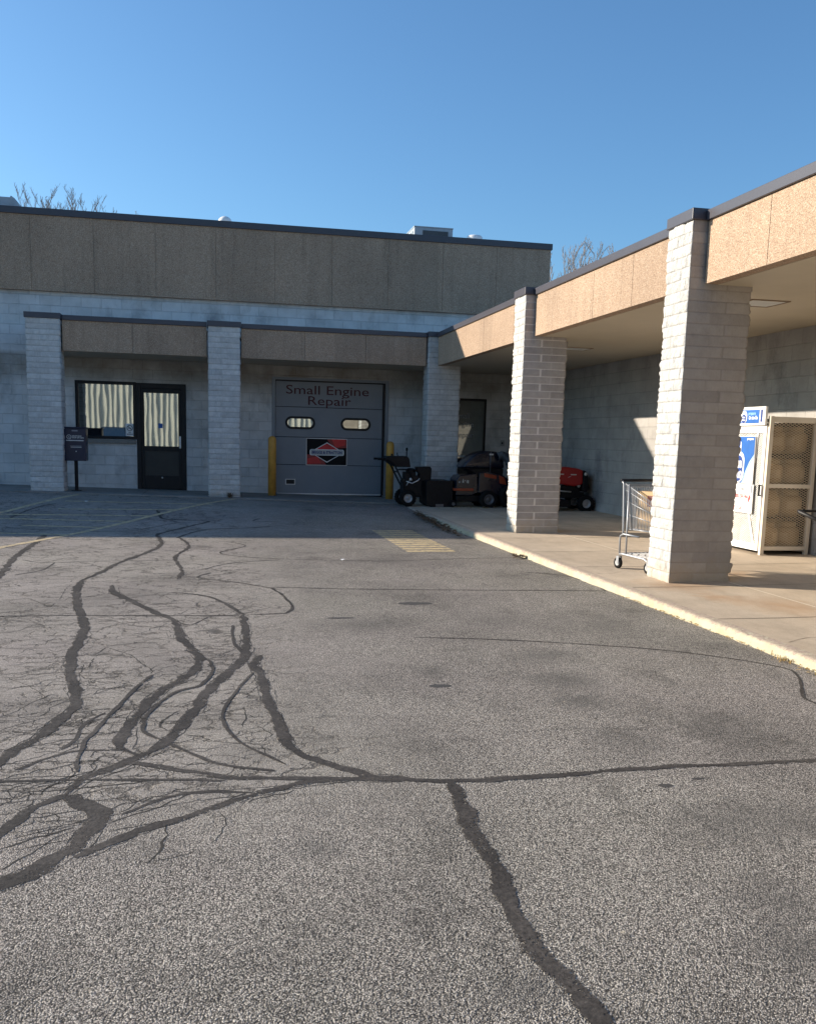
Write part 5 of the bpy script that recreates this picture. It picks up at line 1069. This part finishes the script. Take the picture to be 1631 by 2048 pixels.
# ------------------------------------------------------------------ litter and weeds
def leaves(name, label, spots, seed, mat, s0=.02, s1=.05, zf=lot_z):
    rn = random.Random(seed); mb = MB()
    for (x, y, sx_, sy_, n, hz) in spots:
        for k in range(n):
            px_, py_ = x + rn.gauss(0, sx_), y + rn.gauss(0, sy_); z = zf(px_, py_) + rn.random() * hz + .004; s = rn.uniform(s0, s1); a = rn.random() * 6.28; tl = rn.uniform(-.7, .7)
            q = []
            for u, v in ((-1, 0), (-.3, .45), (.6, .4), (1.1, 0), (.5, -.45), (-.4, -.4)):
                q.append((px_ + s * (u * math.cos(a) - v * math.sin(a)), py_ + s * (u * math.sin(a) + v * math.cos(a)), z + s * .5 * (1 + u * tl * .8 + v * .3)))
            mb.add(q, [tuple(range(6))])
    o = mb.build(name, mat); tag(o, label, 'litter', kind='stuff'); return o
leaves('dead_leaves', 'drift of dark dead leaves caught along the shaded kerb', [(3.70, 16.9, .06, .3, 90, .03), (3.68, 16.1, .05, .35, 110, .04), (3.68, 15.2, .05, .4, 110, .03), (3.64, 14.4, .05, .35, 70, .02), (3.75, 11.3, .05, .12, 40, .01)], 3, 'leaf')
leaves('kerb_litter', 'rusty brown leaf crumbs lying in the gutter below the sunlit kerb', [(3.80, 8 - k * .45, .018, .2, 26, .006) for k in range(8)] + [(3.76, 5.2, .03, .12, 40, .01)], 4, 'grass', .006, .018)
leaves('walk_litter', 'loose twigs and leaf litter beneath the parked mower', [(5.0, 18.2, .25, .12, 50, .02), (5.2, 18.0, .1, .06, 14, .02)], 8, 'grass', .012, .035, walk_z)
leaves('grit', 'scattered grit, leaf crumbs and small stones on the asphalt', [(2.0, 5.0, 1.6, 2.6, 170, .001), (0.2, 7.5, 1.3, 3.0, 120, .001), (3.3, 9.5, .35, 2.5, 60, .001)], 12, 'grit', .003, .009)
def tuft(name, label, x, y, zf, n, h, sp, mat, seed):
    rn = random.Random(seed); mb = MB()
    for k in range(n):
        a = rn.random() * 6.28; px_, py_ = x + rn.gauss(0, sp * .4), y + rn.gauss(0, sp); z = zf(px_, py_); hh = h * rn.uniform(.4, 1); b = rn.uniform(.2, .9) * hh; w_ = .0022
        c, s = math.cos(a), math.sin(a)
        mb.add([(px_ - s * w_, py_ + c * w_, z), (px_ + s * w_, py_ - c * w_, z), (px_ + c * b * .4 + s * w_, py_ + s * b * .4 - c * w_, z + hh * .7), (px_ + c * b * .4 - s * w_, py_ + s * b * .4 + c * w_, z + hh * .7), (px_ + c * b, py_ + s * b, z + hh * .9)], [(0, 1, 2, 3), (3, 2, 4)])
    o = mb.build(name, mat); tag(o, label, 'weeds', kind='stuff')
tuft('dry_grass', 'tuft of dry golden grass growing at the foot of the sunlit kerb', 3.80, 5.66, lot_z, 60, .05, .07, 'grass', 1)
tuft('weeds', 'dark weeds at the foot of the middle front pillar', .35, 19.5, lambda a, b: slab_z(a) - .01, 150, .14, .07, 'leaf', 2)
rn = random.Random(9)
for k, (x, y, lab) in enumerate(((-2.2, 17.9, 'tiny white scrap of litter in the shaded parking bay'), (-2.05, 8.75, 'white paper scrap on the cracked asphalt at the left edge'), (1.5, 11.0, 'tiny white pebble of litter near the long seam'))):
    mb = MB(); z = lot_z(x, y) + .005; mb.add([(x + .035 * math.cos(a) * rn.uniform(.6, 1.2), y + .03 * math.sin(a), z + .012 * (i % 2)) for i, a in enumerate([0, 1, 2.1, 3.1, 4.2, 5.3])], [tuple(range(6))]); o = mb.build('paper_scrap', 'white'); tag(o, lab, 'litter')

# ------------------------------------------------------------------ bare trees behind the store
def tree(x, y, h, seed, label, width=1.0):
    rn = random.Random(seed); t = thing('bare_tree', label, 'tree', (x, y, 0), 0, 'bare trees behind the store')
    mt_ = MB(); mc = MB()
    mt_.tube([(x, y, -.1), (x + rn.uniform(-.1, .1), y, h * .3), (x + rn.uniform(-.1, .1), y, h * .62)], .17, 8, r1=.085)
    def grow(p, d, ln, r, dep, up):
        pts = [p]; q = p.copy(); dd = d.copy(); seg = 6
        for k in range(seg):
            dd = (dd + Vector((rn.gauss(0, .13), rn.gauss(0, .13), up))).normalized(); q = q + dd * ln / seg; pts.append(q.copy())
            if dep > 0 and k > 0:
                for _ in range(2):
                    a = rn.random() * 6.28; sd2 = (dd + Vector((math.cos(a), math.sin(a), .2)) * rn.uniform(.5, .9)).normalized()
                    grow(q.copy(), sd2, ln * rn.uniform(.22, .42) * (1.15 - k / seg * .5), max(.008, r * .5), dep - 1, .12)
        mc.tube(pts, r, 4, cap=False, r1=max(.006, r * .3))
    nl = 4 if width < .8 else 7
    for k in range(nl):
        a = k * 6.28 / nl + rn.random() * .5; rad = width * rn.uniform(.3, 1.0); z0 = h * rn.uniform(.5, .62)
        top = Vector((x + math.cos(a) * rad, y + math.sin(a) * rad, h * rn.uniform(.90, 1.0) - (rad / max(width, .1)) * .35)); base = Vector((x, y, z0))
        mid = base.lerp(top, .45) + Vector((math.cos(a), math.sin(a), 0)) * rad * .35
        mc.tube([base, base.lerp(mid, .6) + Vector((math.cos(a), math.sin(a), 0)) * .08, mid], .055, 5, cap=False, r1=.035)
        d = (top - mid); grow(mid, d.normalized(), d.length, .026, 2, .04)
    zm = max(v[2] for v in mc.v); z0 = h * .5; kz = (h - z0) / (zm - z0); mc.v = [(v[0], v[1], z0 + (v[2] - z0) * kz) for v in mc.v]
    mt_.build('trunk', 'bark', t); mc.build('crown', 'bark', t)
for i, (x, y, h, lab, sp) in enumerate(((-8.25, 50, 13.0, 'bare narrow tree above the roofline beside the exhaust hood, leftmost of the row', .35), (-7.6, 51, 13.2, 'bare tree with one tall thin leader, second from the left above the roof', .45),
        (-6.75, 49, 12.6, 'low bare tree just left of the tallest crown over the left roof', .45), (-6.15, 50, 13.2, 'tallest and densest bare crown over the left part of the roof', .6), (-5.0, 50, 12.7, 'bare tree right of the dense crown, last of the left row', .6),
        (19.0, 50, 12.7, 'bare branching tree rising over the wing roof right beside the end of the tall wall', 1.3), (21.2, 52, 12.6, 'bare tree further right above the wing coping', 1.2))):
    tree(x, y, h, 20 + i, lab, sp)

# ------------------------------------------------------------------ behind the camera: what the windows mirror
wh = thing('metal_warehouse', 'cream ribbed metal warehouse across the car park, mirrored in the windows', 'building', (-8, -32, 0))
mb = MB(); pts = []; x = -45.0
while x < 30: pts += [(x, 0), (x + .27, 0), (x + .28, .10), (x + .33, .10), (x + .34, 0)]; x += .40
vs = []
for a, b in pts: vs += [(a, -30 + b, 0), (a, -30 + b, 7.2)]
mb.add(vs, [(2*i, 2*i+2, 2*i+3, 2*i+1) for i in range(len(pts)-1)]); mb.build('wall', 'siding', wh)
mb = MB(); mb.box(-45.2, -50, 7.2, 30.2, -29.85, 7.5); mb.build('roof', 'galv', wh); mb = MB(); mb.box(-45, -50, 0, 30, -30.05, 7.19); mb.build('core', 'siding', wh)
car = thing('parked_suv', 'dark blue sport utility car parked behind the photographer, mirrored in the shop window', 'car', (-5.3, -13, .085))
mb = MB(); mb.prism([(-.95, .3), (-.98, .75), (-.9, 1.05), (-.86, 1.08), (.86, 1.08), (.9, 1.05), (.98, .75), (.95, .3)], 'y', -2.3, 2.3); mb.build('body', 'suv', car, world=False, bevel=.08)
mb = MB(); mb.add([(-.88, -2.1, 1.08), (.88, -2.1, 1.08), (.88, 1.1, 1.08), (-.88, 1.1, 1.08), (-.66, -1.8, 1.72), (.66, -1.8, 1.72), (.66, .4, 1.72), (-.66, .4, 1.72)], [(4, 5, 6, 7), (0, 1, 5, 4), (1, 2, 6, 5), (2, 3, 7, 6), (3, 0, 4, 7)]); mb.build('cabin', 'suv', car, world=False, bevel=.05)
mb = MB(); mb.add([(-.72, 1.02, 1.13), (.72, 1.02, 1.13), (.58, .47, 1.66), (-.58, .47, 1.66)], [(0, 1, 2, 3)]); o = mb.build('windscreen', 'glass', car, world=False); o.location.y = .025; o.location.z = .02
for x in (-.68, .68):
    mb = MB(); mb.box(x - .2, 2.301, .72, x + .2, 2.33, .9); mb.build('headlight', 'white', car, world=False)
for x in (-.9, .9):
    for y in (-1.45, 1.45):
        mb = MB(); mb.lathe([(.2, -.12), (.32, -.12), (.36, -.08), (.36, .08), (.32, .12), (.2, .12)], (x, y, .36), 'x', 24); wv_ = mb.build('wheel', 'rubber', car, world=False); mb = MB(); mb.lathe([(0, -.09), (.2, -.11), (.2, .11), (0, .09)], (x, y, .36), 'x', 20); mb.build('rim', 'rim', wv_, world=False)
mb = MB(); mb.box(-.55, 2.301, .5, .55, 2.32, .86); mb.build('grille', 'dark', car, world=False)
